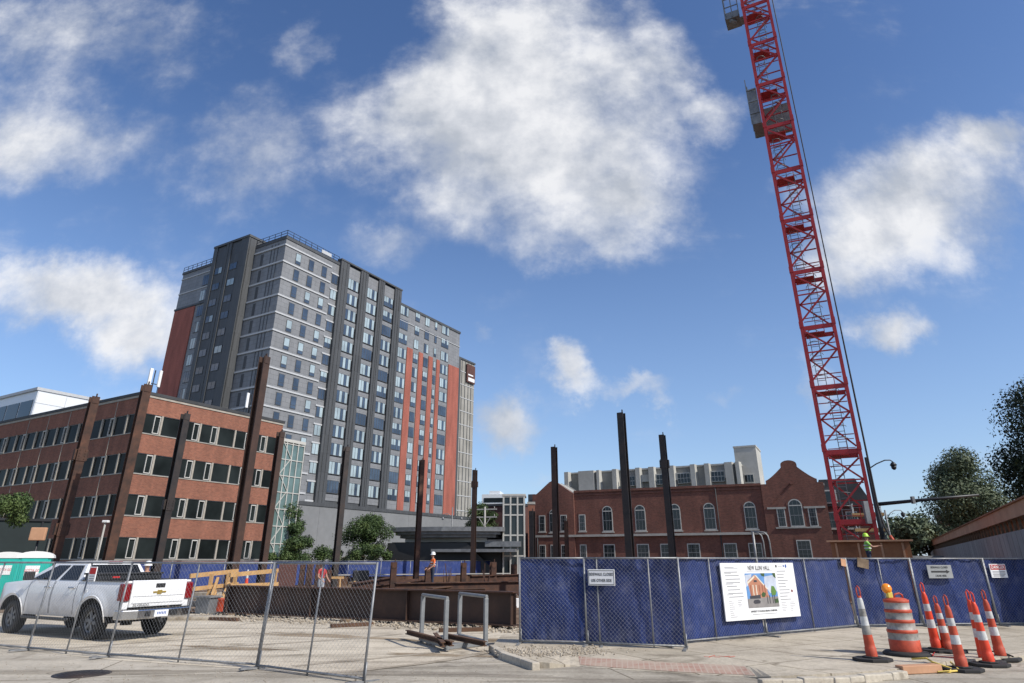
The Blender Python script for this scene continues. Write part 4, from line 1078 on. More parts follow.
# hose hanging down beside the mast
u = Matrix.Rotation(CA, 3, 'Z')
hp = []
for z in (46, 30, 18, 10, 6, 4.6): hp.append(CX0+u @ Vector((W+.3, -W+.1, z)))
hp += [CX0+u @ Vector((W+.4, -W-.3, 3.5)), CX0+u @ Vector((W+.55, -W-.9, 2.9))]
ho = thing('concrete_hose', 'long black hose hanging down along the right side of the crane mast', 'hose', (hp[-1].x, hp[-1].y, 0))
mb = MB(); o0 = Vector((hp[-1].x, hp[-1].y, 0)); mb.tube([p-o0 for p in hp], [.034]*3+[.05]*5, 8); mb.build('hose', 'black', ho)
mb = MB(); mb.box(-.62, -.38, .7, .9, 3.6, 4.7); mb.build('junction_box', 'greymetal', ho)
mb = MB(); mb.tube([(0, .0, 3.0), (0.08, -.02, 2.8), (.16, -.05, 2.55)], [.07, .085, .06], 10); mb.build('end_sleeve', 'orangedull', ho)
mb = MB(); 
for dx, dy, dz in ((.1, -.02, 2.45), (.25, 0, 2.3), (.0, .05, 2.15), (.35, .02, 2.1)): mb.bar((dx, dy, dz), (dx+.16, dy-.05, dz-.35), .1, .03)
mb.build('tag', 'reflect', ho)
# plywood box round the crane foot
bx = thing('plywood_box', 'brown plywood wall around the crane foot behind the blue fence', 'formwork', CX0+u @ Vector((0, 0, 0)), CA)
mb = MB(); mb.box(-1.3, 2.15, -2.75, -2.7, 0, 2.7); mb.box(-1.3, -1.25, -2.7, 2.6, 0, 2.7); mb.box(2.1, 2.15, -2.7, 2.6, 0, 2.7); mb.box(-1.3, 2.15, 2.6, 2.65, 0, 2.7); mb.build('panel', 'ply', bx)
mb = MB()
for x in (-1.1, -.1, .9, 1.8): mb.box(x, x+.09, -2.8, -2.751, 0, 2.65)
mb.box(-1.45, 2.3, -2.95, -2.68, 2.702, 2.78); mb.build('batten', 'plylight', bx)

# ================================================================== STREET LAMP AND SIGNAL POLE (right)
sp = thing('signal_pole', 'dark traffic signal pole with long arm and lamp right of the crane', 'signal pole', (21.75, 40, 0), 0)
mb = MB(); mb.tube([(0, 0, 0), (0, 0, 7.7)], [.15, .1], 10); mb.build('post', 'pole', sp)
mb = MB(); mb.tube([(.1, 0, 4.95), (2.2, -1.3, 5.1), (4.5, -2.6, 5.25)], [.11, .09, .06], 8); mb.build('mast_arm', 'pole', sp)
mb = MB(); mb.tube([(0, 0, 7.0), (.5, -.1, 7.3), (1.0, -.2, 7.5), (1.3, -.25, 7.5), (1.42, -.27, 7.4)], .035, 8); mb.build('lamp_arm', 'pole', sp)
mb = MB(); mb.lathe([(.04, .2), (.12, .12), (.2, 0), (.16, -.04)], (1.42, -.27, 7.2), 12); mb.lathe([(.05, -.28), (.13, -.2), (.15, -.04)], (1.42, -.27, 7.2), 12); mb.build('lamp', ['pole'], sp)
mb = MB(); mb.box(1.55, 1.7, -1.2, -1.0, 4.9, 5.3); mb.build('camera_bracket', 'greymetal', sp)
s2_ = thing('street_lamp', 'grey street lamp with curved arm standing farther down the street', 'street lamp', (atY(891, 540, 68).x, 68, 0))
mb = MB(); mb.tube([(0, 0, 0), (0, 0, atY(888, 510, 68).z)], [.11, .08], 8); mb.build('post', 'greymetal', s2_)
zt = atY(888, 510, 68).z
mb = MB(); mb.tube([(0, 0, zt-.9), (.5, 0, zt-.3), (1.0, 0, zt-.02), (1.6, 0, zt-.02), (1.75, 0, zt-.2)], .04, 6); mb.build('arm', 'greymetal', s2_)
mb = MB(); mb.lathe([(.03, .2), (.2, .02), (.16, -.25), (.04, -.35)], (1.75, 0, zt-.35), 10); mb.build('lamp', 'roofdark', s2_)
for (px, Y, lab) in [(926, 82, 'black traffic signal head hanging over the far street'), (1008, 52, 'dark signal head on a pole beside the dark tree')][:1]:
    p = atY(px, 527, Y); t = thing('traffic_signal', lab, 'traffic signal', (p.x, Y, 0), R(-30))
    mb = MB(); mb.tube([(.5, 0, 0), (.5, 0, p.z+.4)], .08, 8); mb.build('post', 'pole', t)
    mb = MB(); mb.tube([(.5, 0, p.z+.3), (-.6, 0, p.z+.3)], .05, 6); mb.build('arm', 'pole', t)
    for dx in (-.4, .05): 
        q = MB(); q.box(dx-.16, dx+.16, -.12, .12, p.z-.75, p.z+.25); q.build('signal_head', 'pole', t)

# ================================================================== COVERED WALKWAY (right)
wd = Vector((.48, .877, 0)); wk = thing('covered_walkway', 'plywood roofed pedestrian walkway with grey wall running away on the right', 'walkway', Vector((19.2, 25, 0))-wd*6, math.atan2(wd.y, wd.x))
Lw = 76
mb = MB(); mb.box(0, Lw, -.02, .2, 0, 2.95); 
mb.build('wall', 'concwall', wk)
mb = MB()
for i in range(int(Lw/1.22)): mb.box(i*1.22, i*1.22+.02, .2, .204, 0, 2.9)
mb.build('panel_joint', 'roofdark', wk)
mb = MB()
mb.box(0, Lw, -.3, .25, 3.4, 3.9, 0); mb.box(0, Lw, -2.6, -.3, 3.75, 3.85, 0)
mb.build('roof', 'plylight', wk)
mb = MB()
sd0 = None
for i in range(58):
    if sd0 is None: q = MB(); q.box(0, .07, .06, .16, 2.95, 3.4); sd0 = q.build('stud', 'oldlumber', wk)
    else: child(sd0, 'stud', wk, (i*1.25, 0, 0))
mb = MB(); mb.box(0, Lw, -2.6, -2.5, 0, 3.4); mb.box(0, Lw, -.3, -.2, 2.95, 3.38); mb.build('back_panel', 'ply', wk)
mb = MB(); mb.box(0, Lw, -.4, .32, 3.9, 3.96); mb.build('roof_edge', 'ply', wk)
bar = thing('street_barrier', 'pale low concrete barrier at the far mouth of the walkway', 'barrier', (atY(922, 548, 44).x, 44, 0), R(0))
mb = MB(); mb.prism([(-.3, 0), (.3, 0), (.3, .15), (.12, .45), (.1, .9), (-.1, .9), (-.12, .45), (-.3, .15)], 'x', -1.2, 1.2); mb.build('body', 'limestone', bar)
mb = MB(); mb.box(-1.2, 1.2, -.12, .12, 2.0, 2.12); mb.box(-1.1, -1.0, -.05, .05, .9, 2.0); mb.box(1.0, 1.1, -.05, .05, .9, 2.0); mb.build('top_rail', 'galv', bar)

# ================================================================== FENCES
def chain(L, h, z0, cell, r=.0032):
    mb = MB()
    def wire(x0, z0_, x1, z1_, yo):
        a = Vector((x0, yo, z0_)); b = Vector((x1, yo, z1_)); d = (b-a).normalized(); n = Vector((-d.z, 0, d.x))*r
        off = Vector((0, -r*1.3, 0)); k = len(mb.v)
        mb.v += [tuple(a+n), tuple(a-n), tuple(a+off), tuple(b+n), tuple(b-n), tuple(b+off)]
        for f in ((0, 2, 5, 3), (2, 1, 4, 5), (1, 0, 3, 4)): mb.f.append(tuple(k+i for i in f)); mb.m.append(0); mb.sm.append(False)
    s = -h
    while s < L:
        for sg in (1, -1):
            x0 = s; x1 = s+h; za, zb = 0, h
            if x0 < 0: za = -x0; x0 = 0
            if x1 > L: zb = h-(x1-L); x1 = L
            if x1-x0 > .02:
                if sg == 1: wire(x0, z0+za, x1, z0+zb, 0)
                else: wire(x0, z0+h-za, x1, z0+h-zb, -.004)
        s += cell
    return mb
def fence_panel(p0, p1, lab, grp, screen=True, h=1.83, mids=(.5,), lean=(0, 0), cell=.092, feet=True, zb=.0, wire='wire', posts=(True, True)):
    p0 = Vector(p0); p1 = Vector(p1); L = (p1-p0).length
    t = thing('fence_panel', lab, 'fence panel', p0, math.atan2(p1.y-p0.y, p1.x-p0.x), grp)
    t.rotation_euler.x = lean[0]; t.rotation_euler.y = 0
    t.rotation_mode = 'XYZ'
    slope = (p1.z-p0.z)
    for i, x in enumerate((0, L)):
        if not posts[i]: continue
        q = MB(); q.tube([(x, 0, zb), (x, 0, h)], .021, 8); q.build('post', 'galv', t)
    for m_ in mids: q = MB(); q.tube([(L*m_, 0, zb), (L*m_, 0, h)], .017, 8); q.build('brace_post', 'galv', t)
    for z in (.06, h-.02): q = MB(); q.tube([(0, 0, z), (L, 0, z)], .02, 8); q.build('rail', 'galv', t)
    chain(L, h-.1, .07, cell, .0013 if not screen else .0016).build('chain_link', wire, t, (0, -.022, 0))
    if screen:
        nx, nz = max(8, int(L/.07)), 22
        mb = MB(); ph = random.uniform(0, 9)
        def P(i, j):
            x = .02+(L-.04)*i/nx; z = .08+(h-.12)*j/nz
            y = .045+.03*math.sin(x*2.3+ph)*math.sin(z*1.9+ph)+.018*math.sin(x*6+z*3.3+ph*2)*math.sin(z*2.2)+.01*math.sin(x*13-z*9+ph)+.012*math.sin(x*21+2*math.sin(z*3+ph))*abs(math.cos(z*1.7))
            return (x, y, z)
        k = len(mb.v)
        for i in range(nx+1):
            for j in range(nz+1): mb.v.append(P(i, j))
        for i in range(nx):
            for j in range(nz):
                a = i*(nz+1)+j; mb.f.append((a, a+nz+1, a+nz+2, a+1)); mb.m.append(0); mb.sm.append(True)
        mb.build('privacy_screen', 'screen', t)
    if feet:
        for x in (0, L):
            q = MB(); q.bar((x, -.38, .015), (x, .38, .015), .06, .03); q.tube([(x+.03, 0, .0), (x+.03, 0, .3)], .016, 6); q.build('foot', 'galv', t)
    return t
zb = .1
gA = 'blue screened chain link panels along the sidewalk'
fence_panel((.18, 16.5, zb), (2.02, 16.2, zb), 'blue screened fence panel at the left end beside the steel racks', gA, mids=())
fence_panel((1.68, 16.18, zb), (3.72, 15.5, zb), 'blue screened gate panel carrying the sidewalk closed sign, its right end swung out', gA, mids=(.14, .69), posts=(True, True))
fence_panel((3.3, 16.05, zb), (6.4, 18.06, zb), 'blue screened panel behind the left half of the project board', gA)
fence_panel((6.42, 18.1, zb), (9.8, 20.3, zb), 'blue screened panel behind the right half of the project board', gA)
fence_panel((9.82, 20.3, zb), (11.85, 20.6, zb), 'lighter blue screened panel behind the striped drum', gA)
fence_panel((11.87, 20.6, zb), (14.2, 20.85, zb), 'dark blue screened panel carrying the arrow sign', gA, mids=())
fence_panel((14.22, 20.85, zb), (17.3, 21.15, zb), 'dark blue screened panel carrying the red danger sign at the right edge', gA)
gB = 'open chain link panels across the site entrance'
LN = (-R(4), 0)
def gp(px, py): 
    p = ground(px, py); return (p.x, p.y, .008)
fence_panel(gp(-70, 642), gp(27, 651), 'open chain link panel at the left edge in front of the truck cab', gB, False, lean=LN)
fence_panel(gp(27, 651), gp(107, 658), 'open chain link panel in front of the pickup rear wheel', gB, False, lean=LN)
fence_panel(gp(107, 658), gp(256, 668.5), 'open chain link panel in front of the pickup tailgate', gB, False, lean=LN)
fence_panel(gp(257, 669.5), gp(363, 683.5), 'open chain link panel at the right end before the girder', gB, False, lean=LN)

# ------------------------------------------------------------------ signs on the fence
def on_fence(p0, p1, t, z, off=-.05):
    p0 = Vector(p0); p1 = Vector(p1); d = (p1-p0).normalized(); n = Vector((d.y, -d.x, 0)); p = p0+(p1-p0)*t
    return (p.x+n.x*(-off), p.y+n.y*(-off), z), math.atan2(d.y, d.x)
def sign(name, lab, cat, at, w, h, mat='paperwhite', tilt=0):
    t = thing(name, lab, cat, at[0], at[1]); t.rotation_euler = (0, tilt, at[1])
    mb = MB(); mb.box(-w/2, w/2, 0, .02, -h/2, h/2); mb.build('panel', mat, t, bevel=.004)
    return t
# SIDEWALK CLOSED / USE OTHER SIDE
at = on_fence((1.68, 16.18), (3.72, 15.5), 0.19, 1.5, -.06)
s = sign('closed_sign', 'white sign reading sidewalk closed use other side on blue fence', 'sign', at, .62, .34)
mb = MB()
for a in ((-.285, .285, .14, .15), (-.285, .285, -.15, -.14)): mb.box(a[0], a[1], -.004, 0.001, a[2], a[3])
for a in ((-.295, -.285), (.285, .295)): mb.box(a[0], a[1], -.004, .001, -.15, .15)
mb.build('border', 'ink', s)
text('SIDEWALK CLOSED', .085, s, (0, -.003, .065), 'ink', sx=.72); text('USE OTHER SIDE', .085, s, (0, -.003, -.065), 'ink', sx=.72)
# arrow sign
at = on_fence((11.87, 20.6), (14.2, 20.85), .36, 1.55, -.06)
s = sign('arrow_sign', 'grey sign with a black arrow pointing right on dark blue fence', 'sign', at, .78, .36, 'reflectsign')
text('SIDEWALK CLOSED', .075, s, (0, -.003, .115), 'ink', sx=.8); text('CROSS HERE', .075, s, (0, -.003, -.115), 'ink', sx=.8)
mb = MB(); mb.box(-.28, .2, -.006, .001, -.022, .022); mb.prism([(.2, -.05), (.31, 0), (.2, .05)], 'y', -.006, .001); mb.build('arrow', 'ink', s)
# danger sign
at = on_fence((14.22, 20.85), (17.3, 21.15), .12, 1.57, -.06)
s = sign('danger_sign', 'white danger sign with red header on dark blue fence', 'sign', at, .52, .38)
mb = MB(); mb.box(-.24, .24, -.003, .001, .03, .17); mb.build('header', 'redink', s)
text('DANGER', .13, s, (0, -.005, .1), 'paperwhite', sx=.8)
mb = MB()
for z in (-.03, -.09, -.14): mb.box(-.2, .2-.05*(z < -.1), -.003, .001, z-.014, z+.014)
mb.build('fine_print', 'greyink', s)
# small orange / tan plates
at = on_fence((3.3, 16.05), (6.4, 18.06), .03, 1.73, -.06); s = sign('orange_plate', 'small faded orange plate at the fence post left of the project board', 'sign', at, .26, .19, 'plylight')
mb = MB(); mb.box(-.06, -.02, -.003, .001, -.05, .05); mb.box(.0, .06, -.003, .001, .01, .05); mb.box(.0, .06, -.003, .001, -.05, -.01); mb.build('mark', 'orange', s)
at = on_fence((6.42, 18.1), (9.8, 20.3), .95, 1.8, -.06); sign('tan_plate', 'small tan plate at the fence top right of the project board', 'sign', at, .24, .2, 'plylight', R(8))
at = on_fence((9.82, 20.3), (11.85, 20.6), .24, 1.78, -.06); sign('grey_plate', 'tilted grey brown plate on the fence above the striped drum', 'sign', at, .36, .26, 'oldlumber', R(12))
# red sign on the open fence
p0, p1 = Vector(gp(27, 651)), Vector(gp(107, 658)); at = on_fence(p0, p1, .6, 1.58, -.07)
s = sign('warning_sign', 'small red and white warning sign hanging on the open fence', 'sign', ((at[0][0], at[0][1]+.12, at[0][2]), at[1]), .22, .3)
mb = MB(); mb.box(-.1, .1, -.003, .001, .0, .13); mb.build('header', 'redink', s); mb = MB()
for z in (-.04, -.09, -.13): mb.box(-.085, .085, -.003, .001, z-.01, z+.01)
mb.build('fine_print', 'greyink', s)

# project board
d3 = (Vector((9.8, 20.3))-Vector((3.3, 16.05))).normalized()
bp0 = Vector((6.36, 18.05, 0)); nrm = Vector((d3.y, -d3.x, 0))
bc = bp0+nrm*.07; 
BWD, BHT = 2.95, 1.3
pb = thing('project_board', 'large white project board with a picture of a brick building on blue fence', 'sign', (bc.x, bc.y, 1.15), math.atan2(d3.y, d3.x))
mb = MB(); mb.box(-BWD/2, BWD/2, 0, .03, -BHT/2, BHT/2); mb.build('panel', 'paperwhite', pb)
def B(u, v): return (u-.5)*BWD, (.5-v)*BHT
def brect(mb, u0, v0, u1, v1, y=-.004, mi=0):
    x0, z1 = B(u0, v0); x1, z0 = B(u1, v1); mb.face([(x0, y, z0), (x1, y, z0), (x1, y, z1), (x0, y, z1)], mi)
def bpoly(mb, pts, y, mi): 
    mb.face([(B(u, v)[0], y, B(u, v)[1]) for u, v in pts], mi)
picm = [plain('print_'+n, c, .6, 0, .25, 5) for n, c in (('sky', (.13, .3, .6)), ('cloud', (.55, .6, .7)), ('brick', (.5, .22, .13)), ('brickshade', (.33, .12, .07)), ('pale', (.75, .68, .55)), ('dark', (.05, .05, .06)), ('road', (.28, .26, .25)), ('tree', (.05, .1, .03)), ('leaf', (.12, .25, .05)))]
mb = MB()
u0, u1, v0, v1 = .30, .715, .19, .80
def Q(a, b): return (u0+(u1-u0)*a, v0+(v1-v0)*b)
bpoly(mb, [Q(0, 0), Q(1, 0), Q(1, 1), Q(0, 1)], -.004, 0)
bpoly(mb, [Q(.62, .1), Q(1, .05), Q(1, .55), Q(.75, .6), Q(.6, .35)], -.005, 1); bpoly(mb, [Q(0, .05), Q(.22, .02), Q(.12, .3), Q(0, .4)], -.005, 1)
bpoly(mb, [Q(.06, .22), Q(.3, .04), Q(.66, .46), Q(.7, .72), Q(.12, .72)], -.006, 2)
bpoly(mb, [Q(.3, .04), Q(.36, .06), Q(.72, .5), Q(.66, .48)], -.007, 4)
bpoly(mb, [Q(.04, .26), Q(.3, .06), Q(.3, .12), Q(.06, .31)], -.007, 4)
for a in (.12, .2, .3, .4, .5, .58): bpoly(mb, [Q(a, .34), Q(a+.03, .34), Q(a+.03, .66), Q(a, .66)], -.008, 4 if a in (.2, .3) else 3)
bpoly(mb, [Q(.26, .2), Q(.36, .2), Q(.36, .26), Q(.26, .26)], -.008, 5)
bpoly(mb, [Q(.08, .66), Q(.42, .63), Q(.42, .74), Q(.08, .74)], -.009, 5)
bpoly(mb, [Q(0, .74), Q(1, .7), Q(1, 1), Q(0, 1)], -.007, 6)
bpoly(mb, [Q(.16, .84), Q(.2, .78), Q(.34, .77), Q(.4, .82), Q(.38, .88), Q(.2, .89)], -.01, 5)
bpoly(mb, [Q(.78, .55), Q(.82, .38), Q(.9, .4), Q(.96, .55), Q(.92, .66), Q(.8, .66)], -.01, 8)
bpoly(mb, [Q(.45, .62), Q(.52, .55), Q(.6, .6), Q(.56, .7), Q(.47, .7)], -.01, 7); bpoly(mb, [Q(.85, .78), Q(.98, .76), Q(1, .88), Q(.86, .9)], -.01, 7)
for a in (.62, .7, .8, .86): bpoly(mb, [Q(a, .66), Q(a+.02, .66), Q(a+.02, .9), Q(a, .9)], -.011, 5)
bpoly(mb, [Q(.5, 0), Q(.64, 0), Q(.62, .1), Q(.55, .08)], -.01, 7); bpoly(mb, [Q(.9, 0), Q(1, 0), Q(1, .16), Q(.93, .1)], -.01, 7)
mb.build('picture', picm, pb)
text('NEW ILLINI HALL', .15, pb, (*[B(.5, .095)[0]], -.002, B(.5, .095)[1]), 'ink', sx=.72)
text('UNIVERSITY OF ILLINOIS URBANA-CHAMPAIGN', .06, pb, (B(.5, .865)[0], -.002, B(.5, .865)[1]), 'ink', sx=.78)
mb = MB()
r2 = random.Random(5)
for i in range(8): 
    brect(mb, .04+.004*i, .155+.062*i, .04+.004*i+r2.uniform(.13, .19), .168+.062*i)
    if i % 3 == 0: brect(mb, .04, .18+.062*i, .04+r2.uniform(.05, .1), .188+.062*i)
for i in range(9): brect(mb, .06, .66+.034*i, .06+r2.uniform(.04, .09), .668+.034*i)
for i in range(4): brect(mb, .17, .66+.03*i, .2+r2.uniform(.01, .03), .668+.03*i)
for i in range(10): brect(mb, .745, .15+.058*i, .745+r2.uniform(.09, .15), .163+.058*i)
for i in range(6): brect(mb, .75, .73+.03*i, .75+r2.uniform(.05, .08), .737+.03*i); brect(mb, .87, .73+.03*i, .87+r2.uniform(.03, .08), .737+.03*i)
brect(mb, .33, .145, .68, .152); brect(mb, .34, .91, .67, .918); brect(mb, .05, .07, .17, .08); brect(mb, .05, .095, .22, .101)
brect(mb, .77, .06, .83, .068)
mb.build('fine_print', 'greyink', pb)
SM = ['ink', 'blueink', 'taillight']
mb = MB(); brect(mb, .735, .04, .755, .085, -.004, 0); mb.build('seal', SM, pb)
mb = MB(); brect(mb, .845, .04, .86, .08, -.004, 1); mb.build('seal', SM, pb)
mb = MB()
x, z = B(.885, .062); mb.face([(x+.035*math.cos(a), -.004, z+.045*math.sin(a)) for a in [i*math.pi/6 for i in range(12)]], 1); mb.build('seal', SM, pb); mb = MB()
x, z = B(.925, .53); mb.face([(x+.035*math.cos(a), -.004, z+.035*math.sin(a)) for a in [i*math.pi/6 for i in range(12)]], 2)
mb.build('seal', SM, pb)

# ================================================================== DELINEATORS, DRUM
def delineator(lab, p, tilt, mats, hscale=1.0, grp='tall orange delineator cones on the corner'):
    t = thing('delineator_cone', lab, 'traffic cone', p, R(random.uniform(-40, 40)), grp)
    mb = MB(); n = 8
    poly = [(.36*math.cos(2*math.pi*(i+.5)/n), .3*math.sin(2*math.pi*(i+.5)/n)) for i in range(n)]
    mb.prism(poly, 'z', 0, .05); mb.prism([(x*.5, y*.5) for x, y in poly], 'z', .05, .075); mb.build('base', 'black', t, bevel=.01)
    prof = [(.102, .07), (.102, .2), (.092, .21), (.09, .26), (.082, .4), (.074, .54), (.072, .55), (.066, .68), (.06, .8), (.054, .92), (.04, .97), (.03, 1.0)]
    mis = mats
    mb = MB(); mb.lathe(prof, n=20, mis=mis); b = mb.build('cone', ['orange', 'reflect', 'orangedull', 'reflectdirty'], t)
    mb = MB(); pr = [(-.028, 0, .98), (-.035, 0, 1.06), (-.03, 0, 1.13), (0, 0, 1.16), (.03, 0, 1.13), (.035, 0, 1.06), (.028, 0, .98)]
    mb.tube(pr, .012, 6); mb.build('handle', 'orangedull' if mats[0] == 2 else 'orange', t)
    for c in t.children:
        if c.name.startswith(('cone', 'handle')): c.rotation_euler = (tilt[0], tilt[1], 0)
    t.scale.z = hscale
    t.rotation_euler.z = 0
    return t
O = [0, 0, 0, 0, 1, 0, 0, 1, 0, 0, 0]; OD = [2, 2, 2, 2, 1, 2, 2, 1, 2, 2, 2]
GW = [2, 2, 2, 2, 3, 1, 1, 3, 1, 1, 2]
delineator('slim white banded orange delineator left of the striped drum', ground(873, 661, .1), (0, R(-2)), GW, 1.12)
delineator('bright orange delineator at the back beside the drum', ground(938, 652, .1), (R(2), R(-3)), O, 1.14)
delineator('faded orange delineator hidden behind the bright one at the back', ground(949, 652.5, .1), (0, R(-2)), OD, .92)
delineator('dull orange delineator nearest the camera on a wide base', ground(963, 671, .008), (0, R(-1)), OD, 1.08)
delineator('bright orange front delineator on the right pair', ground(990, 666, .008), (0, R(-1)), O, 1.1)
delineator('orange delineator just behind the bright front one', ground(986, 663, .008), (0, R(-1.5)), O, 1.12)
delineator('rightmost dull orange delineator', ground(1002, 660, .02), (0, R(-2)), OD, 1.1)
p = ground(907, 655, .1)
dr = thing('traffic_drum', 'orange and white striped traffic drum with amber lamp on top', 'traffic drum', p)
mb = MB(); mb.lathe([(.42, 0), (.44, .03), (.4, .065), (.3, .08)], n=28); mb.build('base', 'black', dr)
prof = [(.285, .06), (.285, .27)]; mis = [0]
z = .27; 
for k in range(4):
    r = .275-.014*k
    prof += [(r, z+.012), (r, z+.135), (r+.008, z+.15), (r+.006, z+.19)]; mis += [0, 1 if k % 2 else 2, 0, 0]
    z += .185
prof += [(.215, .99), (.2, 1.03), (.12, 1.05)]; mis += [0, 0, 0]
mis.append(0)
mb = MB(); mb.lathe(prof, n=32, mis=mis[:len(prof)-1]+[0]); mb.build('body', ['orangedull', 'drumband', 'reflectdirty'], dr)
mb = MB(); mb.tube([(-.02, 0, 1.04), (.0, 0, 1.11), (.1, 0, 1.13), (.15, 0, 1.1), (.16, 0, 1.04)], .018, 8); mb.build('handle', 'orangedull', dr)
mb = MB(); mb.box(-.16, -.06, -.05, .05, 1.04, 1.16); mb.build('lamp_base', 'yellow', dr, bevel=.012)
mb = MB(); mb.lathe([(.02, -.035), (.085, -.035), (.098, -.012), (.098, .012), (.085, .035), (.03, .055)], n=20); o = mb.build('amber_lamp', 'amber', dr, (-.14, 0, 1.22)); o.rotation_euler = (R(80), 0, R(-15))
# bits at the kerb
p = ground(916, 669.5, .05); mb = MB(); mb.box(-.42, .42, -.09, .09, 0, .13)
tag(mb.build('timber_beam', 'plylight', None, (p.x, p.y-.1, .01), R(14), .012), 'short pale timber wedged at the kerb below the striped drum', 'timber')
mb = MB()
p = ground(925, 662, .11)
pts = [(p.x-.1, p.y+.25, .13), (p.x+.1, p.y+.1, .16), (p.x+.05, p.y-.15, .13), (p.x+.25, p.y-.35, .05), (p.x+.1, p.y-.55, .03), (p.x-.15, p.y-.6, .03), (p.x+.3, p.y-.5, .04), (p.x+.42, p.y-.1, .12)]
mb.tube(pts, .018, 6); tag(mb.build('caution_tape', 'yellowtape'), 'crumpled yellow tape lying by the pale timber at the kerb', 'tape')
mb = MB(); a = ground(935, 640, .12); b = ground(928, 657, .12); mb.tube([(a.x, a.y, .12), (a.x-.15, a.y-.5, .115), (b.x+.2, b.y+.2, .115), (b.x+.5, b.y, .115)], .01, 6)
tag(mb.build('loose_rope', 'redink'), 'thin red cord trailing on the sidewalk behind the drum', 'cord')
mb = MB(); a = ground(985, 650, .12); mb.tube([(a.x-.6, a.y+.1, .115), (a.x-.2, a.y-.3, .15), (a.x+.0, a.y-.6, .13), (a.x-.1, a.y-.95, .115)], .014, 6)
tag(mb.build('black_strap', 'black'), 'black strap lying between the right delineators', 'strap')
# spray paint marks, manhole
mb = MB()
for i in range(6):
    p = ground(704+i*5, 656.5+random.uniform(-1, 1), .1); q = ground(710+i*5, 656.5+random.uniform(-1, 1), .1)
    mb.face([(p.x, p.y-.02, .1045), (q.x, q.y-.02, .1045), (q.x, q.y+.025, .1045), (p.x, p.y+.03, .1045)])
tag(mb.build('spray_mark', 'orange'), 'orange spray paint mark on the sidewalk below the project board', 'paint mark')
p = ground(82, 674.5); mh = thing('manhole_cover', 'round dark iron manhole cover in the street before the fence', 'manhole cover', (p.x, p.y, .004))
mb = MB(); mb.lathe([(.46, 0), (.46, .008), (.4, .008)], n=32); mb.build('frame', 'darksteel', mh)
mb = MB(); mb.lathe([(.385, .006), (.385, .012), (.01, .012)], n=32)
for i in range(7): mb.box(-.3+i*.09, -.26+i*.09, -.2, .2, .012, .017)
mb.build('lid', 'darksteel', mh)

# ================================================================== STEEL RACKS
p0 = ground(421, 642.5); p1 = ground(445, 650.5)
ra = math.atan2(p1.y-p0.y, p1.x-p0.x); FLn = (p1-p0).length; off = ground(459, 639)-p0
mb_root = thing('steel_rack', 'grey steel rack of two upright frames standing on the lot beside the girder', 'rack', (p0.x, p0.y, .008), ra)
inv = Matrix.Rotation(-ra, 3, 'Z') @ off; inv.z = 0
for k in range(2):
    b = inv*k
    q = MB(); t_ = .046
    for x in (0, FLn): q.box(b.x+x-t_, b.x+x+t_, b.y-t_, b.y+t_, .12, 1.02)
    q.tube([(b.x-t_, b.y, 1.05), (b.x+FLn+t_, b.y, 1.05)], .042, 8)
    q.box(b.x-.05, b.x+FLn+.05, b.y-.05, b.y+.05, .04, .12)
    q.build('upright_frame', 'greypaint', mb_root, bevel=.008)
for x in (0, FLn):
    q = MB(); q.bar((x, 0, .06), (inv.x+x, inv.y, .06), .1, .1); q.build('base_rail', 'greypaint', mb_root, bevel=.006)
    for k in range(2): q = MB(); q.box(inv.x*k+x-.12, inv.x*k+x+.12, inv.y*k-.07, inv.y*k+.07, -.006, .012); q.build('foot', 'greypaint', mb_root)
for (a, b, lab) in [((435, 636), (443, 646), 'rusty bar resting in the left steel rack frame'), ((447, 637), (485, 645), 'rusty bar resting in the right steel rack frame'), ((407, 633), (452, 645), 'long dark bar sticking out behind the steel rack')]:
    p = ground(a[0], a[1], .15); q = ground(b[0], b[1], .15); m_ = MB(); d = q-p
    m_.box(0, d.length, -.05, .05, 0, .02); m_.box(0, d.length, -.01, .01, .02, .08); m_.box(0, d.length, -.05, .05, .08, .1)
    tag(m_.build('steel_bar', 'mudbeam', None, (p.x, p.y, .125), math.atan2(d.y, d.x)), lab, 'steel bar', 'rusty bars in the steel rack')

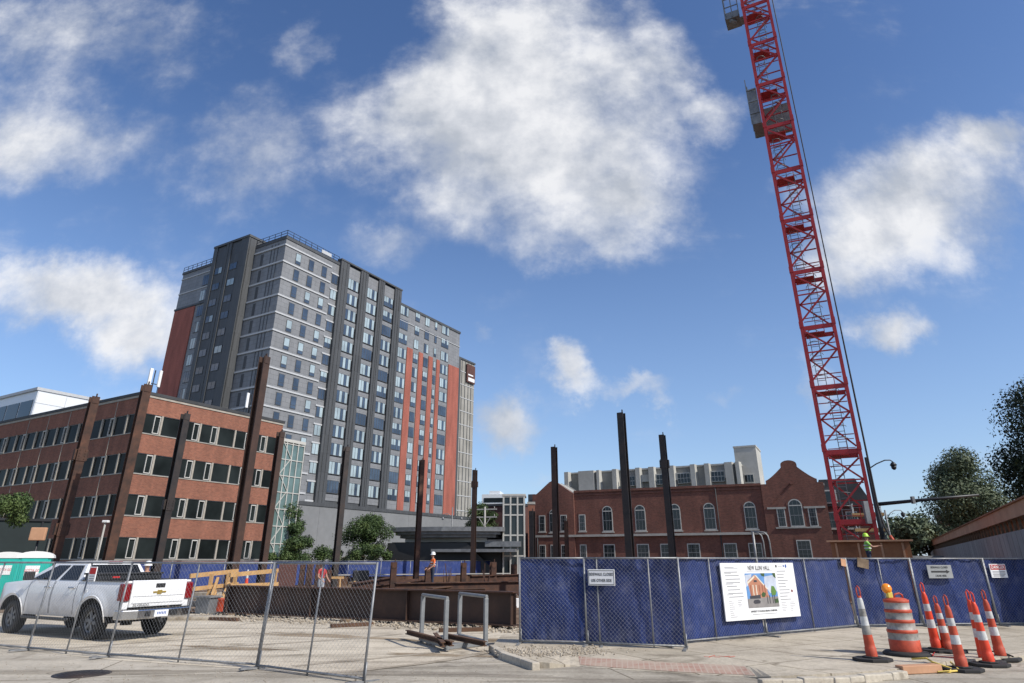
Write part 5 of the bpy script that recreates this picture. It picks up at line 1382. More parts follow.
# ================================================================== PORTABLE TOILETS
def toilet(p, rot, lab):
    t = thing('portable_toilet', lab, 'portable toilet', p, rot, 'teal portable toilets by the offices')
    mb = MB(); mb.box(-.58, .58, -.58, .58, .1, 1.95); mb.box(-.55, .55, -.55, .55, 0, .1)
    for x in (-.4, -.13, .13, .4): mb.box(.58, .6, x-.05, x+.05, .3, 1.75)
    arch = [(.47*math.cos(math.pi*i/10), 1.9+.2*math.sin(math.pi*i/10)) for i in range(11)]
    mb.prism([(-.47, .15), (.47, .15)]+arch, 'y', -.61, -.56)
    mb.build('body', 'teal', t, bevel=.02)
    mb = MB(); mb.box(-.4, .4, -.64, -.612, .2, 1.85); mb.build('door', 'teal', t, bevel=.01)
    mb = MB(); n = 10
    for i in range(n):
        a0, a1 = math.pi*i/n, math.pi*(i+1)/n
        f = lambda a: (-.66*math.cos(a), 1.95+.27*math.sin(a)**.8 if math.sin(a) > 0 else 1.95)
        (x0, z0), (x1, z1) = f(a0), f(a1)
        mb.face([(x0, -.64, z0), (x1, -.64, z1), (x1, .64, z1), (x0, .64, z0)], 0, True)
    pts = [(-.66*math.cos(math.pi*i/n), 1.95+.27*max(0, math.sin(math.pi*i/n))**.8) for i in range(n+1)]
    mb.face([(x, -.64, z) for x, z in pts]); mb.face([(x, .64, z) for x, z in reversed(pts)]); mb.face([(-.66, -.64, 1.95), (-.66, .64, 1.95), (.66, .64, 1.95), (.66, -.64, 1.95)])
    mb.build('roof', 'white', t)
    mb = MB(); mb.box(-.25, .25, -.66, -.642, 1.25, 1.65); s = mb.build('notice', 'paperwhite', t)
    mb = MB(); mb.box(.602, .61, -.35, .1, 1.2, 1.6); mb.build('notice', 'paperwhite', t)
    text('GOTTA GO', .14, s, (0, -.661, 1.46), 'redink', sx=.7)
    return t
p = ground(20, 608); toilet((p.x+.15, p.y, 0), R(30), 'teal portable toilet with white domed roof right behind the truck')
p = ground(-12, 606); toilet((p.x-.3, p.y+.9, 0), R(30), 'teal portable toilet cut by the left picture edge')
# dark awning + orange equipment left
p = atY(25, 540, 42); aw = thing('dark_hoarding', 'dark green hoarding in front of the left part of the offices', 'hoarding', (p.x-4.2, 42, 0), R(30))
mb = MB(); mb.box(-6, 4.6, 0, .15, 0, 4.2); mb.build('panel', 'hoardgreen', aw); mb = MB(); mb.box(-6, 4.6, -.1, .25, 4.2, 4.35)
for i in range(5): mb.box(-5.5+i*2.4, -5.4+i*2.4, -.06, 0, 0, 4.2)
mb.build('frame', 'pole', aw)
p = atY(38, 534, 39); lt = thing('flood_light', 'square orange backed flood light on a post before the dark hoarding', 'flood light', (p.x, 39, 0), R(10))
mb = MB(); mb.tube([(0, .2, 0), (0, .2, p.z)], .06, 8); mb.build('post', 'pole', lt)
mb = MB(); mb.box(-.4, .4, -.1, .15, p.z-.35, p.z+.35); mb.build('lamp_head', 'plylight', lt, bevel=.04)
p = ground(107, 602); lpp = thing('light_pole', 'white lamp pole with a small head in front of the office corner', 'street lamp', (p.x-.95, 34, 0))
mb = MB(); mb.tube([(0, 0, 0), (.0, 0, 3.6)], .045, 8); mb.build('post', 'limestone', lpp)
mb = MB(); mb.box(-.14, .16, -.1, .1, 3.6, 3.72); mb.build('lamp', 'white', lpp, bevel=.03)

# ================================================================== PICKUP
def pickup(loc, rot):
    t = thing('pickup_truck', 'white crew cab pickup truck parked behind the open chain link fence', 'pickup truck', loc, rot)
    FA, WR = 3.66, .42
    # ---- side panels with wheel arches
    def ztop(x):
        if x < .72: return 1.37
        if x < 3.0: return 1.34
        if x < 4.45: return 1.34-.09*((x-3.0)/1.45)**1.5
        return 1.25-.15*(x-4.45)/.25
    def zbot(x):
        z = .5 if x > .6 and x < 3.1 else .56
        if x < -.95: z = .64
        for c in (0, FA):
            d = abs(x-c)
            if d < .56: z = max(z, .42+math.sqrt(max(0, .57**2-d*d))*.95)
        return z
    def yw(x, z):
        k = (z-.5)/.87
        y = .955+.05*math.sin(min(1, max(0, k))*math.pi*.95)
        if z > 1.24: y -= (z-1.24)*.2
        for c in (0, FA):
            d = math.hypot(x-c, (z-.42)); 
            y += .028*math.exp(-((d-.62)/.1)**2) if z > .45 else 0
        if x > 4.1: y -= (x-4.1)**2*.55
        return y
    xs = sorted(set([round(-1.12+i*.07, 3) for i in range(84)]))
    xs = [x for x in xs if x <= 4.72]
    nz = 9
    mb = MB()
    for sgn in (1, -1):
        k0 = len(mb.v)
        for x in xs:
            a, b = zbot(x), ztop(x)
            for j in range(nz+1):
                z = a+(b-a)*j/nz; mb.v.append((x, sgn*yw(x, z), z))
        for i in range(len(xs)-1):
            for j in range(nz):
                p = k0+i*(nz+1)+j; mb.f.append((p, p+nz+1, p+nz+2, p+1)); mb.m.append(0); mb.sm.append(True)
        # inner return so the panel has thickness at the arch
        for i in range(len(xs)-1):
            p = k0+i*(nz+1); a = mb.v[p]; b = mb.v[p+nz+1]
            mb.face([a, b, (b[0], b[1]-sgn*.16, b[2]), (a[0], a[1]-sgn*.16, a[2])], 1)
            p = p+nz; a = mb.v[p]; b = mb.v[p+nz+1]
            if b[0] < .78: mb.face([a, b, (b[0], b[1]-sgn*.12, b[2]), (a[0], a[1]-sgn*.12, a[2])], 0)
        if True: mb.box(-1.1, .72, sgn*.80-.02, sgn*.80+.02, .82, 1.36, 1)
    # bed floor, firewall, hood, front
    mb.box(-1.1, .72, -.8, .8, .78, .82, 1)
    mb.box(.70, .78, -.93, .93, .55, 1.36, 0)
    n = 8
    for i in range(n):
        x0 = 3.0+(4.7-3.0)*i/n; x1 = 3.0+(4.7-3.0)*(i+1)/n
        for j in range(-5, 5):
            def H(x, f): 
                y = yw(x, ztop(x))*f; return (x, y, ztop(x)+.05*(1-f*f))
            mb.face([H(x0, j/5), H(x1, j/5), H(x1, (j+1)/5), H(x0, (j+1)/5)], 0, True)
    mb.box(4.55, 4.72, -.8, .8, .55, 1.16, 2); mb.box(.8, 4.4, -.7, .7, .48, .56, 1); mb.box(-1.1, 4.3, -.45, .45, .5, .64, 1)
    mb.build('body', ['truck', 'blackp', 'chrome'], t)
    # ---- cab greenhouse
    bl = [(.74, .93), (3.32, .93)]; rz = 1.85; zb_ = 1.335
    def cabpt(u, v, sgn):   # u along 0 rear..1 front, v 0 belt..1 roof
        xb = .74+(3.36-.74)*u; xr = .98+(2.42-.98)*u
        x = xb+(xr-xb)*v; y = .935-(.19)*v-.03*v*v; z = zb_+(rz-.05-zb_)*v
        return Vector((x, sgn*y, z))
    mb = MB()
    for sgn in (1, -1):
        for i in range(8):
            for j in range(6):
                f = [cabpt(i/8, j/6, sgn), cabpt((i+1)/8, j/6, sgn), cabpt((i+1)/8, (j+1)/6, sgn), cabpt(i/8, (j+1)/6, sgn)]
                mb.face(f if sgn > 0 else f[::-1], 0, True)
    for u in (0, 1):
        for j in range(6):
            mb.face([cabpt(u, j/6, -1), cabpt(u, j/6, 1), cabpt(u, (j+1)/6, 1), cabpt(u, (j+1)/6, -1)], 0, True)
    def roof(i, j):
        u = i/8; f = -1+2*j/8; p = cabpt(u, 1, 1); e = (1-f**4)*.05*(1-(2*u-1)**4*.6)
        return (p.x, p.y*f, p.z+e)
    for i in range(8):
        for j in range(8): mb.face([roof(i, j), roof(i+1, j), roof(i+1, j+1), roof(i, j+1)], 0, True)
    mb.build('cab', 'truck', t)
    def glasspane(u0, u1, v0, v1, sgn, cut=0):
        q = MB()
        off = Vector((0, sgn*.012, .004))
        q.face([cabpt(u0, v0, sgn)+off, cabpt(u1+cut, v0, sgn)+off, cabpt(u1, v1, sgn)+off, cabpt(u0, v1, sgn)+off]); return q
    for sgn in (1, -1):
        glasspane(.07, .40, .06, .84, sgn).build('window', 'carglass', t)
        glasspane(.455, .80, .06, .84, sgn, .12).build('window', 'carglass', t)
    for u, nm in ((0, 'rear_window'), (1, 'windscreen')):
        q = MB(); dx = -.012 if u == 0 else .012
        q.face([cabpt(u, .1, -.86)+Vector((dx, 0, 0)), cabpt(u, .1, .86)+Vector((dx, 0, 0)), cabpt(u, .88, .88)+Vector((dx, 0, 0)), cabpt(u, .88, -.88)+Vector((dx, 0, 0))])
        q.build(nm, 'carglass', t)
    q = MB(); q.box(.93, .975, -.2, .2, 1.775, 1.83); q.build('brake_lamp', 'taillight', t, bevel=.01)
    # ---- doors: seams, handles, mirrors
    for sgn in (1, -1):
        for x0, x1 in ((.80, 1.86), (1.9, 3.02)):
            q = MB()
            for xx in (x0, x1):
                zs_ = [.56+i*.077 for i in range(11)]
                for za, zb2 in zip(zs_, zs_[1:]): q.bar((xx, sgn*(yw(xx, za)-.001), za), (xx, sgn*(yw(xx, zb2)-.001), zb2), .012, .008, up=(0, 1, 0))
            d = q.build('door_seam', 'blackp', t)
            q = MB(); q.tube([(x0+.08, sgn*.99, 1.19), (x0+.1, sgn*1.035, 1.19), (x0+.3, sgn*1.035, 1.19), (x0+.32, sgn*.99, 1.19)], .02, 8); q.build('handle', 'chrome', t)
        q = MB(); q.box(2.78, 2.92, sgn*1.16-.12, sgn*1.16+.12, 1.35, 1.57); q.box(2.83, 2.88, sgn*1.0-.07, sgn*1.0+.08, 1.36, 1.41); q.build('mirror', 'blackp', t, bevel=.03)
        q = MB(); q.box(.85, 3.05, sgn*.97-.06, sgn*.97+.06, .4, .47); q.build('side_step', 'blackp', t, bevel=.02)
    for sgn in (1, -1):
        q = MB()
        for c in (0, FA):
            pts = [(c+.6*math.cos(a), sgn*(yw(c+.6*math.cos(a), .42+.58*math.sin(a))+.004), .42+.6*math.sin(a)) for a in [math.pi*i/14 for i in range(15)]]
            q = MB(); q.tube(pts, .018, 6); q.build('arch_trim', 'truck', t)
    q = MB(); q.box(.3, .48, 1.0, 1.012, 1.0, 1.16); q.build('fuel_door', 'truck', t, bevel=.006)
    for sgn in (1, -1): q = MB(); q.bar((-1.1, sgn*.93, 1.372), (.72, sgn*.93, 1.372), .1, .02); q.build('rail_cap', 'blackp', t)
    # ---- tailgate
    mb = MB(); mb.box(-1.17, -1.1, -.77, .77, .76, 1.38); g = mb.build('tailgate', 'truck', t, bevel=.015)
    q = MB(); q.box(-1.185, -1.168, -.13, .13, 1.2, 1.3); q.build('handle', 'blackp', g, bevel=.008)
    q = MB(); pl = [(-.17, .03), (-.16, -.005), (-.05, -.005), (-.055, -.035), (.06, -.035), (.065, -.005), (.17, -.005), (.16, .03), (.05, .03), (.055, .055), (-.06, .055), (-.065, .03)]
    q.prism([(a*1.1, b*1.1+1.08) for a, b in pl], 'x', -1.185, -1.168); q.build('emblem', 'gold', g)
    q = MB(); q.box(-1.176, -1.168, -.72, .72, .84, .85); q.box(-1.176, -1.168, -.72, .72, 1.0, 1.008); q.build('crease', 'greymetal', g)
    text('SILVERADO', .075, g, (-1.172, .45, .8), 'ink', (R(90), 0, R(-90)), sx=1.1)
    for sgn in (1, -1):
        q = MB(); q.box(-1.18, -.98, sgn*.885-.1, sgn*.885+.125, .9, 1.31); q.build('tail_lamp', 'taillight', t, bevel=.035)
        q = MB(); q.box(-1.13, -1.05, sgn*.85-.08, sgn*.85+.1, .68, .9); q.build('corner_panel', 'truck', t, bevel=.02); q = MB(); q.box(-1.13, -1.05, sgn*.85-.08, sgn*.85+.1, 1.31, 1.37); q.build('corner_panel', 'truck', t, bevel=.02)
    # ---- bumper and plate
    mb = MB(); pr = []
    mb.prism([(-1.36, -.62), (-1.38, -.3), (-1.38, .3), (-1.36, .62), (-1.26, .98), (-1.0, 1.02), (-1.0, .96), (-1.12, .9), (-1.12, -.9), (-1.0, -.96), (-1.0, -1.02), (-1.26, -.98)], 'z', .49, .71)
    b = mb.build('bumper', 'chrome', t, bevel=.025)
    q = MB(); q.prism([(-1.35, -.6), (-1.37, -.3), (-1.37, .3), (-1.35, .6), (-1.25, .95), (-1.14, .95), (-1.14, -.95), (-1.25, -.95)], 'z', .711, .725); q.build('step_pad', 'blackp', b)
    q = MB(); q.box(-1.405, -1.383, -.19, .19, .53, .68); q.build('number_plate', 'paperwhite', b)
    q = MB()
    for i in range(6): q.box(-1.409, -1.404, -.13+i*.045, -.105+i*.045, .58, .64)
    q.build('plate_marks', 'blueink', b)
    q = MB(); q.box(-1.40, -1.37, -.46, -.24, .54, .67); q.box(-1.40, -1.37, .3, .42, .55, .66); q.build('bumper_insert', 'blackp', b)
    q = MB(); q.box(-1.45, -1.2, -.05, .05, .4, .49); q.build('tow_hitch', 'blackp', t)
    # ---- wheels
    for x in (0, FA):
        for sgn in (1, -1):
            w = MB(); prof = [(.25, -.13), (.37, -.135), (.41, -.11), (.42, -.06), (.42, .06), (.41, .11), (.37, .135), (.25, .13)]
            n = 32; rings = []
            for r, y in prof:
                k = len(w.v)
                for j in range(n): a = 2*math.pi*j/n; w.v.append((r*math.cos(a), y, r*math.sin(a)))
                rings.append(k)
            for a, b2 in zip(rings, rings[1:]+rings[:1]):
                for j in range(n): w.f.append((a+j, a+(j+1) % n, b2+(j+1) % n, b2+j)); w.m.append(0); w.sm.append(True)
            for j in range(n*2):
                a = 2*math.pi*j/(n*2); c, s_ = math.cos(a), math.sin(a)
                w.bar((c*.417, -.1, s_*.417), (c*.417, .1, s_*.417), .012, .012)
            ty = w.build('wheel', 'black', t, (x, sgn*.83, WR))
            q = MB(); yo = sgn*.10
            for j in range(n):
                a = 2*math.pi*j/n; a2 = 2*math.pi*(j+1)/n
                q.face([(.25*math.cos(a), yo, .25*math.sin(a)), (.25*math.cos(a2), yo, .25*math.sin(a2)), (.22*math.cos(a2), yo-sgn*.03, .22*math.sin(a2)), (.22*math.cos(a), yo-sgn*.03, .22*math.sin(a))], 0, True)
                q.face([(0, yo-sgn*.07, 0), (.25*math.cos(a), yo-sgn*.07, .25*math.sin(a)), (.25*math.cos(a2), yo-sgn*.07, .25*math.sin(a2))], 1)
            for j in range(6):
                a = 2*math.pi*j/6+.2; q.bar((.04*math.cos(a), yo-sgn*.02, .04*math.sin(a)), (.235*math.cos(a), yo-sgn*.02, .235*math.sin(a)), .075, .03, up=(0, 1, 0))
            q.tube([(0, yo-sgn*.04, 0), (0, yo+sgn*.015, 0)], .065, 12)
            q.build('rim', ['greymetal', 'blackp'], ty)
            q = MB()
            q.prism([(x+.58*math.cos(a), .42+.57*math.sin(a)) for a in [math.pi*i/12 for i in range(13)]], 'y', sgn*.62-.02, sgn*.62+.02); q.build('wheel_well', 'blackp', t)
    q = MB(); q.tube([(-.05, -.7, .4), (-.05, .7, .4)], .06, 8); q.tube([(-.05, 0, .28), (-.05, 0, .52)], .14, 10); q.build('axle', 'blackp', t)
    for sgn in (1, -1): q = MB(); q.box(4.5, 4.7, sgn*.68-.16, sgn*.68+.14, .92, 1.15); q.build('headlight', 'chrome', t, bevel=.04)
    return t
TR = Vector((-10.25, 18.9, .008)); TA = 2.6586
tk = pickup(TR, TA)
tbx = thing('tool_box', 'black crossbed tool box with small red badge in the pickup bed', 'tool box', TR+Matrix.Rotation(TA, 3, 'Z') @ Vector((.42, 0, 0)), TA)
mb = MB(); mb.box(-.26, .24, -.93, .93, 1.375, 1.5); mb.box(-.24, .22, -.74, .74, .82, 1.375); mb.build('body', 'blackp', tbx, bevel=.012)
mb = MB(); mb.box(-.29, .27, -.96, .96, 1.501, 1.55); mb.build('lid', 'blackp', tbx, bevel=.01)
mb = MB(); mb.box(-.265, -.258, .3, .5, 1.42, 1.46); mb.build('badge', 'redink', tbx)

# ================================================================== PEOPLE
def person(lab, loc, rot, shirt, legs, helm, pose='stand', sleeves=False):
    t = thing('person', lab, 'person', loc, rot)
    J = {}; E = []
    def j(n, p, r, par=None):
        J[n] = (len(J), Vector(p), r)
        if par: E.append((J[par][0], J[n][0]))
    st = .06 if pose == 'stand' else .12
    j('pelvis', (0, 0, .95), .14); j('waist', (0, 0, 1.08), .125, 'pelvis'); j('chest', (0, -.01, 1.3), .15, 'waist'); j('collar', (0, 0, 1.44), .085, 'chest')
    j('neck', (0, -.01, 1.51), .055, 'collar'); j('jaw', (0, -.03, 1.57), .075, 'neck'); j('head', (0, -.015, 1.65), .095, 'jaw'); j('crown', (0, 0, 1.73), .07, 'head')
    j('nose', (0, -.125, 1.63), .016, 'head')
    for s, sg in (('l', 1), ('r', -1)):
        j('sh'+s, (sg*.19, 0, 1.41), .07, 'collar')
        if pose == 'reach' or (pose == 'point' and sg == 1):
            el, wr, hd = (sg*.27, -.18, 1.22), (sg*.2, -.42, 1.26), (0, -1, .1)
        elif pose == 'bend':
            el, wr, hd = (sg*.27, -.06, 1.14), (sg*.2, -.26, 1.0), (0, -.8, -.5)
        else:
            el, wr, hd = (sg*.26, .02, 1.13), (sg*.27, -.08, .88), (0, -.2, -1)
        j('el'+s, el, .048, 'sh'+s); j('wr'+s, wr, .032, 'el'+s)
        hd = Vector(hd).normalized(); pw = Vector(wr)
        j('palm'+s, pw+hd*.07, .036, 'wr'+s)
        side = Vector((1, 0, 0)) if abs(hd.x) < .9 else Vector((0, 1, 0))
        if abs(hd.z) > .6: side = Vector((0, 1, 0))
        for k in range(4):
            o = side*(k-1.5)*.02; ln = (.075, .085, .08, .065)[k]
            j('fa%d' % k+s, pw+hd*.1+o, .011, 'palm'+s); j('fb%d' % k+s, pw+hd*(.1+ln)+o+Vector((-sg*.02, 0, 0)), .008, 'fa%d' % k+s)
        j('th'+s, pw+hd*.09+side*-.055, .011, 'palm'+s)
        j('hip'+s, (sg*.1, 0, .9), .1, 'pelvis'); j('kn'+s, (sg*.11, -.03*sg, .5), .06, 'hip'+s); j('an'+s, (sg*.12, .03-sg*.04, .1), .042, 'kn'+s)
        j('heel'+s, (sg*.12, .05-sg*.04, .045), .042, 'an'+s); j('toe'+s, (sg*.14, -.15-sg*.04, .035), .035, 'an'+s)
    me = bpy.data.meshes.new('body_src'); me.from_pydata([v[1] for v in J.values()], E, [])
    o = bpy.data.objects.new('body_src', me); col.objects.link(o)
    md = o.modifiers.new('s', 'SKIN')
    for i, v in enumerate(J.values()): me.skin_vertices[0].data[i].radius = (v[2], v[2]); 
    me.skin_vertices[0].data[0].use_root = True
    o.modifiers.new('u', 'SUBSURF').levels = 1
    dg = bpy.context.evaluated_depsgraph_get(); bm2 = bpy.data.meshes.new_from_object(o.evaluated_get(dg))
    bpy.data.objects.remove(o)
    b = bpy.data.objects.new('body', bm2); col.objects.link(b); b.parent = t
    for m in ('skin', shirt, legs, 'black'): bm2.materials.append(M[m])
    names = list(J.keys()); pos = [v[1] for v in J.values()]
    for p in bm2.polygons:
        c = p.center; p.use_smooth = True
        nm = names[min(range(len(pos)), key=lambda i: (pos[i]-c).length)]
        if nm in ('pelvis', 'waist') and c.z < 1.06 or nm.startswith(('hip', 'kn')): k = 2
        elif nm.startswith(('an', 'heel', 'toe')): k = 3 if c.z < .16 else 2
        elif nm.startswith(('waist', 'chest', 'collar', 'sh', 'pelvis')): k = 1
        elif nm.startswith('el'): k = 1 if sleeves else 0
        else: k = 0
        p.material_index = k
    q = MB(); q.lathe([(.145, 1.69), (.13, 1.70), (.125, 1.74), (.1, 1.81), (.05, 1.845), (.01, 1.85)], (0, -.01, 0), 16); q.lathe([(.16, 1.685), (.165, 1.692), (.1, 1.70)], (0, -.035, 0), 16); q.build('helmet', helm, t)
    q = MB()
    for z in (1.15, 1.28): q.lathe([(.176, z), (.178, z+.02), (.176, z+.045)], (0, -.005, 0), 16, sy=.9)
    q.build('reflective_stripe', 'reflect', t) if shirt != 'redshirt' else None
    return t
p = atY(432.5, 575, 38.0); person('worker in orange vest and white helmet standing behind the girder', (p.x, 38, .45), R(-60), 'orangeshirt', 'denim', 'helmet', 'bend')
p = atY(322, 572, 33); person('worker in red shirt and pale trousers bending behind the girder', (p.x, 33, 0), R(60), 'redshirt', 'lightpants', 'blackp', 'bend')
p = atY(147.5, 570, 24.5); person('worker in hi vis yellow vest and white helmet behind the pickup bed', (p.x, 24.5, 0), R(-110), 'yellowshirt', 'denim', 'helmet', 'stand')
p = atY(867, 545, 32.0); person('worker in lime shirt and lime helmet reaching for the hose by the crane', (p.x, 32, atY(867, 534, 32).z-1.8), R(70), 'limeshirt', 'denim', 'limehelmet', 'reach')
wz = atY(867, 534, 32).z-1.8
wp = thing('work_deck', 'timber deck under the lime shirted worker at the crane foot', 'deck', (p.x, 32, 0), CA)
mb = MB(); mb.box(-.9, .9, -.45, .45, wz-.06, wz); mb.build('boards', 'oldlumber', wp)
mb = MB()
for x in (-.8, .8):
    for y in (-.38, .38): mb.box(x-.05, x+.05, y-.05, y+.05, 0, wz-.06)
mb.build('legs', 'oldlumber', wp)

# ================================================================== CAMERA, WORLD, SUN
cam = bpy.data.cameras.new('camera'); co = bpy.data.objects.new('camera', cam); col.objects.link(co); sc.camera = co
co.location = (0, 0, EYE); co.rotation_euler = (math.pi/2+PITCH, 0, 0)
cam.sensor_width = 36; cam.lens = FPX/1024*36; cam.shift_y = -(341.5-CPY)/1024; cam.clip_end = 4000; cam.clip_start = .1

SUN_EL, SUN_AZ = R(42), math.atan2(.84, -.54)         # azimuth measured from +y towards +x
sd = Vector((math.sin(SUN_AZ)*math.cos(SUN_EL), math.cos(SUN_AZ)*math.cos(SUN_EL), math.sin(SUN_EL)))
li = bpy.data.lights.new('sun', 'SUN'); li.energy = 4.7; li.angle = R(.5); li.color = (1.0, .95, .87)
lo = bpy.data.objects.new('sun', li); col.objects.link(lo); lo.rotation_euler = sd.to_track_quat('Z', 'Y').to_euler()

wd_ = bpy.data.worlds.new('World'); sc.world = wd_; wd_.use_nodes = True; nt = wd_.node_tree
bg = nt.nodes['Background']; bg.inputs['Strength'].default_value = .125
sky = nt.nodes.new('ShaderNodeTexSky'); sky.sky_type = 'NISHITA'; sky.sun_disc = False; sky.sun_elevation = SUN_EL; sky.sun_rotation = SUN_AZ
sky.air_density = 1.0; sky.dust_density = .6; sky.ozone_density = 3.0; sky.altitude = 200
tc = nt.nodes.new('ShaderNodeTexCoord').outputs['Generated']
sep = nt.nodes.new('ShaderNodeSeparateXYZ'); lk(nt, tc, sep.inputs[0])
yy = math_n(nt, 'MAXIMUM', sep.outputs[1], .08)
uu = math_n(nt, 'DIVIDE', sep.outputs[0], yy); vv = math_n(nt, 'DIVIDE', sep.outputs[2], yy)
uv = nt.nodes.new('ShaderNodeCombineXYZ'); lk(nt, uu, uv.inputs[0]); lk(nt, vv, uv.inputs[1])
# warp the cloud coordinates so the outlines are ragged
wn = nt.nodes.new('ShaderNodeTexNoise'); wn.inputs['Scale'].default_value = 3.2; wn.inputs['Detail'].default_value = 7; wn.inputs['Roughness'].default_value = .62
lk(nt, uv.outputs[0], wn.inputs['Vector'])
def vm(op, a, b):
    m = nt.nodes.new('ShaderNodeVectorMath'); m.operation = op
    for i, v in enumerate((a, b)):
        if hasattr(v, 'is_linked'): lk(nt, v, m.inputs[i])
        else: m.inputs[i].default_value = v
    return m
w1 = vm('SUBTRACT', wn.outputs[1], (.5, .5, .5)); w2 = vm('MULTIPLY', w1.outputs[0], (.28, .28, 0)); wuv = vm('ADD', uv.outputs[0], w2.outputs[0]).outputs[0]
blobs = [(520, 110, 150, 105, 1.0), (420, 125, 75, 65, .85), (600, 185, 85, 60, 1.0), (470, 40, 80, 60, .8), (650, 55, 55, 60, .7), (540, 30, 90, 60, .8), (460, 190, 60, 45, .8), (560, 240, 60, 30, .6),
         (90, 35, 180, 60, .55), (60, 135, 120, 50, .62), (240, 140, 90, 70, .5), (312, 45, 40, 32, .42), (10, 90, 80, 70, .4), (255, 190, 60, 40, .4), (390, 245, 60, 30, .42),
         (80, 305, 95, 42, .95), (130, 335, 70, 35, .85), (25, 300, 50, 40, .6), (150, 400, 80, 25, .4),
         (900, 205, 110, 70, 1.0), (850, 255, 60, 40, .85), (985, 150, 70, 40, .8), (885, 322, 46, 26, .95), (940, 260, 40, 30, .5), (1010, 180, 40, 50, .6),
         (574, 374, 28, 28, .95), (640, 392, 44, 16, .75), (500, 416, 44, 36, .95), (812, 400, 24, 36, .6), (712, 105, 45, 36, .6), (740, 402, 22, 12, .4), (470, 352, 22, 12, .4), (700, 300, 30, 14, .15), (1000, 430, 25, 16, .35), (535, 480, 30, 12, .35)]
tot = None
for px, py, rx, ry, w in blobs:
    a, y, d = ray(px, py); uc, vc = a/y, d/y
    a2, y2, d2 = ray(px+rx, py); ru = abs(a2/y2-uc)
    a2, y2, d2 = ray(px, py-ry); a3, y3, d3_ = ray(px, py+ry); rv = abs(d2/y2-d3_/y3)/2
    q = vm('SUBTRACT', wuv, (uc, vc, 0)); q = vm('MULTIPLY', q.outputs[0], (1/ru, 1/rv, 0))
    ln = nt.nodes.new('ShaderNodeVectorMath'); ln.operation = 'LENGTH'; lk(nt, q.outputs[0], ln.inputs[0])
    mr = nt.nodes.new('ShaderNodeMapRange'); mr.interpolation_type = 'SMOOTHSTEP'
    lk(nt, ln.outputs['Value'], mr.inputs[0]); mr.inputs[1].default_value = 1.55; mr.inputs[2].default_value = .1; mr.inputs[3].default_value = 0; mr.inputs[4].default_value = w
    tot = mr.outputs[0] if tot is None else math_n(nt, 'MAXIMUM', math_n(nt, 'ADD', math_n(nt, 'MULTIPLY', tot, .999), math_n(nt, 'MULTIPLY', mr.outputs[0], .35)), math_n(nt, 'MAXIMUM', tot, mr.outputs[0]))
# scattered cloud for the rest of the sky (behind and beside the view)
gen = noise(nt, tc, 2.6, 7, .6)
back = math_n(nt, 'MULTIPLY', ramp(nt, sep.outputs[1], [(.0, (1, 1, 1)), (.12, (0, 0, 0))]), ramp(nt, gen, [(.5, (0, 0, 0)), (.65, (.9, .9, .9))]))
veil_v = vm('MULTIPLY', uv.outputs[0], (1.1, 4.0, 1.0)).outputs[0]
veil = ramp(nt, noise(nt, veil_v, 1.3, 7, .62, .4), [(.42, (0, 0, 0)), (.72, (.36, .36, .36))])
tot = math_n(nt, 'ADD', math_n(nt, 'MAXIMUM', tot, veil), back)
fb1 = noise(nt, uv.outputs[0], 4.6, 9, .6, 0); fb2 = noise(nt, uv.outputs[0], 1.6, 5, .55)
dens = math_n(nt, 'ADD', tot, math_n(nt, 'MULTIPLY', math_n(nt, 'SUBTRACT', fb1, .5), 1.6))
dens = math_n(nt, 'ADD', dens, math_n(nt, 'MULTIPLY', math_n(nt, 'SUBTRACT', fb2, .5), .5))
fb3 = noise(nt, uv.outputs[0], 15, 8, .62, 0)
dens = math_n(nt, 'ADD', dens, math_n(nt, 'MULTIPLY', math_n(nt, 'SUBTRACT', fb3, .5), .28))
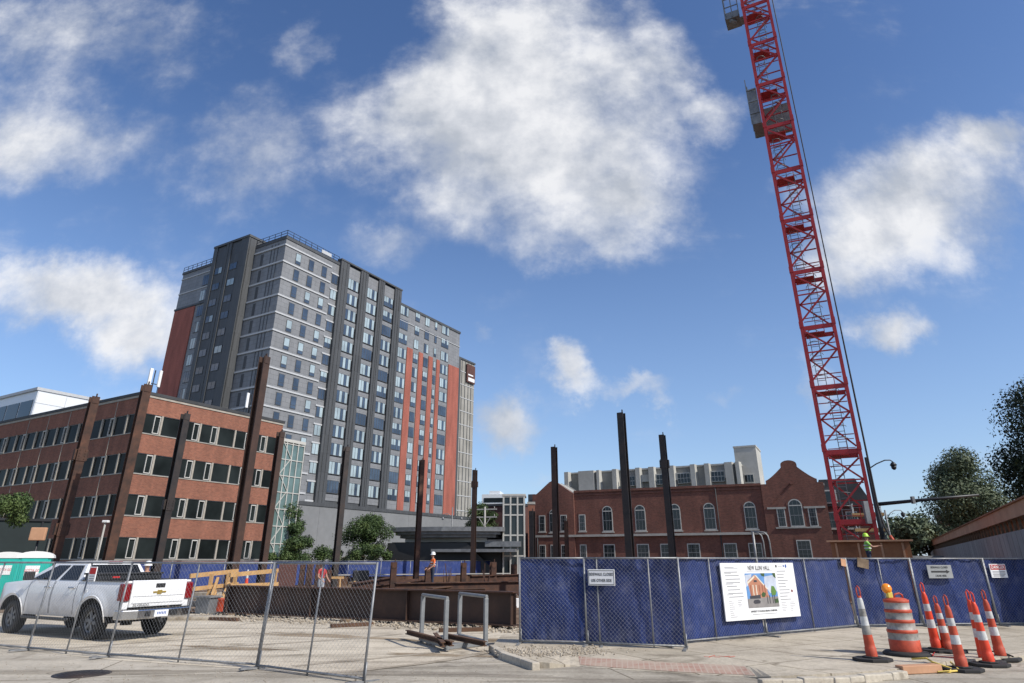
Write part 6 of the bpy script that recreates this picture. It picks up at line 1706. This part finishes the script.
mr = nt.nodes.new('ShaderNodeMapRange'); mr.interpolation_type = 'SMOOTHSTEP'; lk(nt, dens, mr.inputs[0])
mr.inputs[1].default_value = .1; mr.inputs[2].default_value = 1.05; mr.inputs[4].default_value = .96
mask = math_n(nt, 'MULTIPLY', mr.outputs[0], math_n(nt, 'MINIMUM', math_n(nt, 'MULTIPLY', tot, 4.0), 1.0), True)
# relief: compare with the density a little toward the sun
sh = noise(nt, vm('ADD', uv.outputs[0], (.07, .06, 0)).outputs[0], 4.6, 9, .6, 0)
rel = math_n(nt, 'SUBTRACT', fb1, sh)
core = ramp(nt, dens, [(.3, (.97, .97, .97)), (.7, (1, 1, 1)), (1.0, (.95, .95, .955))])
lit = ramp(nt, math_n(nt, 'ADD', math_n(nt, 'ADD', math_n(nt, 'MULTIPLY', rel, 2.2), .5), math_n(nt, 'ADD', math_n(nt, 'MULTIPLY', math_n(nt, 'SUBTRACT', fb2, .5), 2.4), math_n(nt, 'MULTIPLY', math_n(nt, 'SUBTRACT', fb3, .5), .7))), [(.12, (4.3, 4.6, 5.1)), (.5, (5.8, 6.0, 6.4)), (.88, (7.6, 7.65, 7.8))])
cc = mixc(nt, 1.0, lit, core, 'MULTIPLY')
hs = nt.nodes.new('ShaderNodeHueSaturation'); hs.inputs['Saturation'].default_value = 1.13; hs.inputs['Value'].default_value = 1.2; hs.inputs['Hue'].default_value = .507; lk(nt, sky.outputs[0], hs.inputs['Color'])
el = math_n(nt, 'MAXIMUM', sep.outputs[2], 0.0)
hz = math_n(nt, 'MULTIPLY', math_n(nt, 'POWER', math_n(nt, 'SUBTRACT', 1.0, math_n(nt, 'DIVIDE', el, .62), True), 1.5), .52)
blue = mixc(nt, hz, hs.outputs[0], (3.3, 4.7, 7.2))
fin = mixc(nt, mask, blue, cc)
lk(nt, fin, bg.inputs['Color'])
sc.view_settings.view_transform = 'Standard'; sc.view_settings.look = 'None'; sc.view_settings.exposure = 0; sc.view_settings.gamma = 1
sc.render.engine = 'CYCLES'; sc.cycles.max_bounces = 6; sc.cycles.use_denoising = True
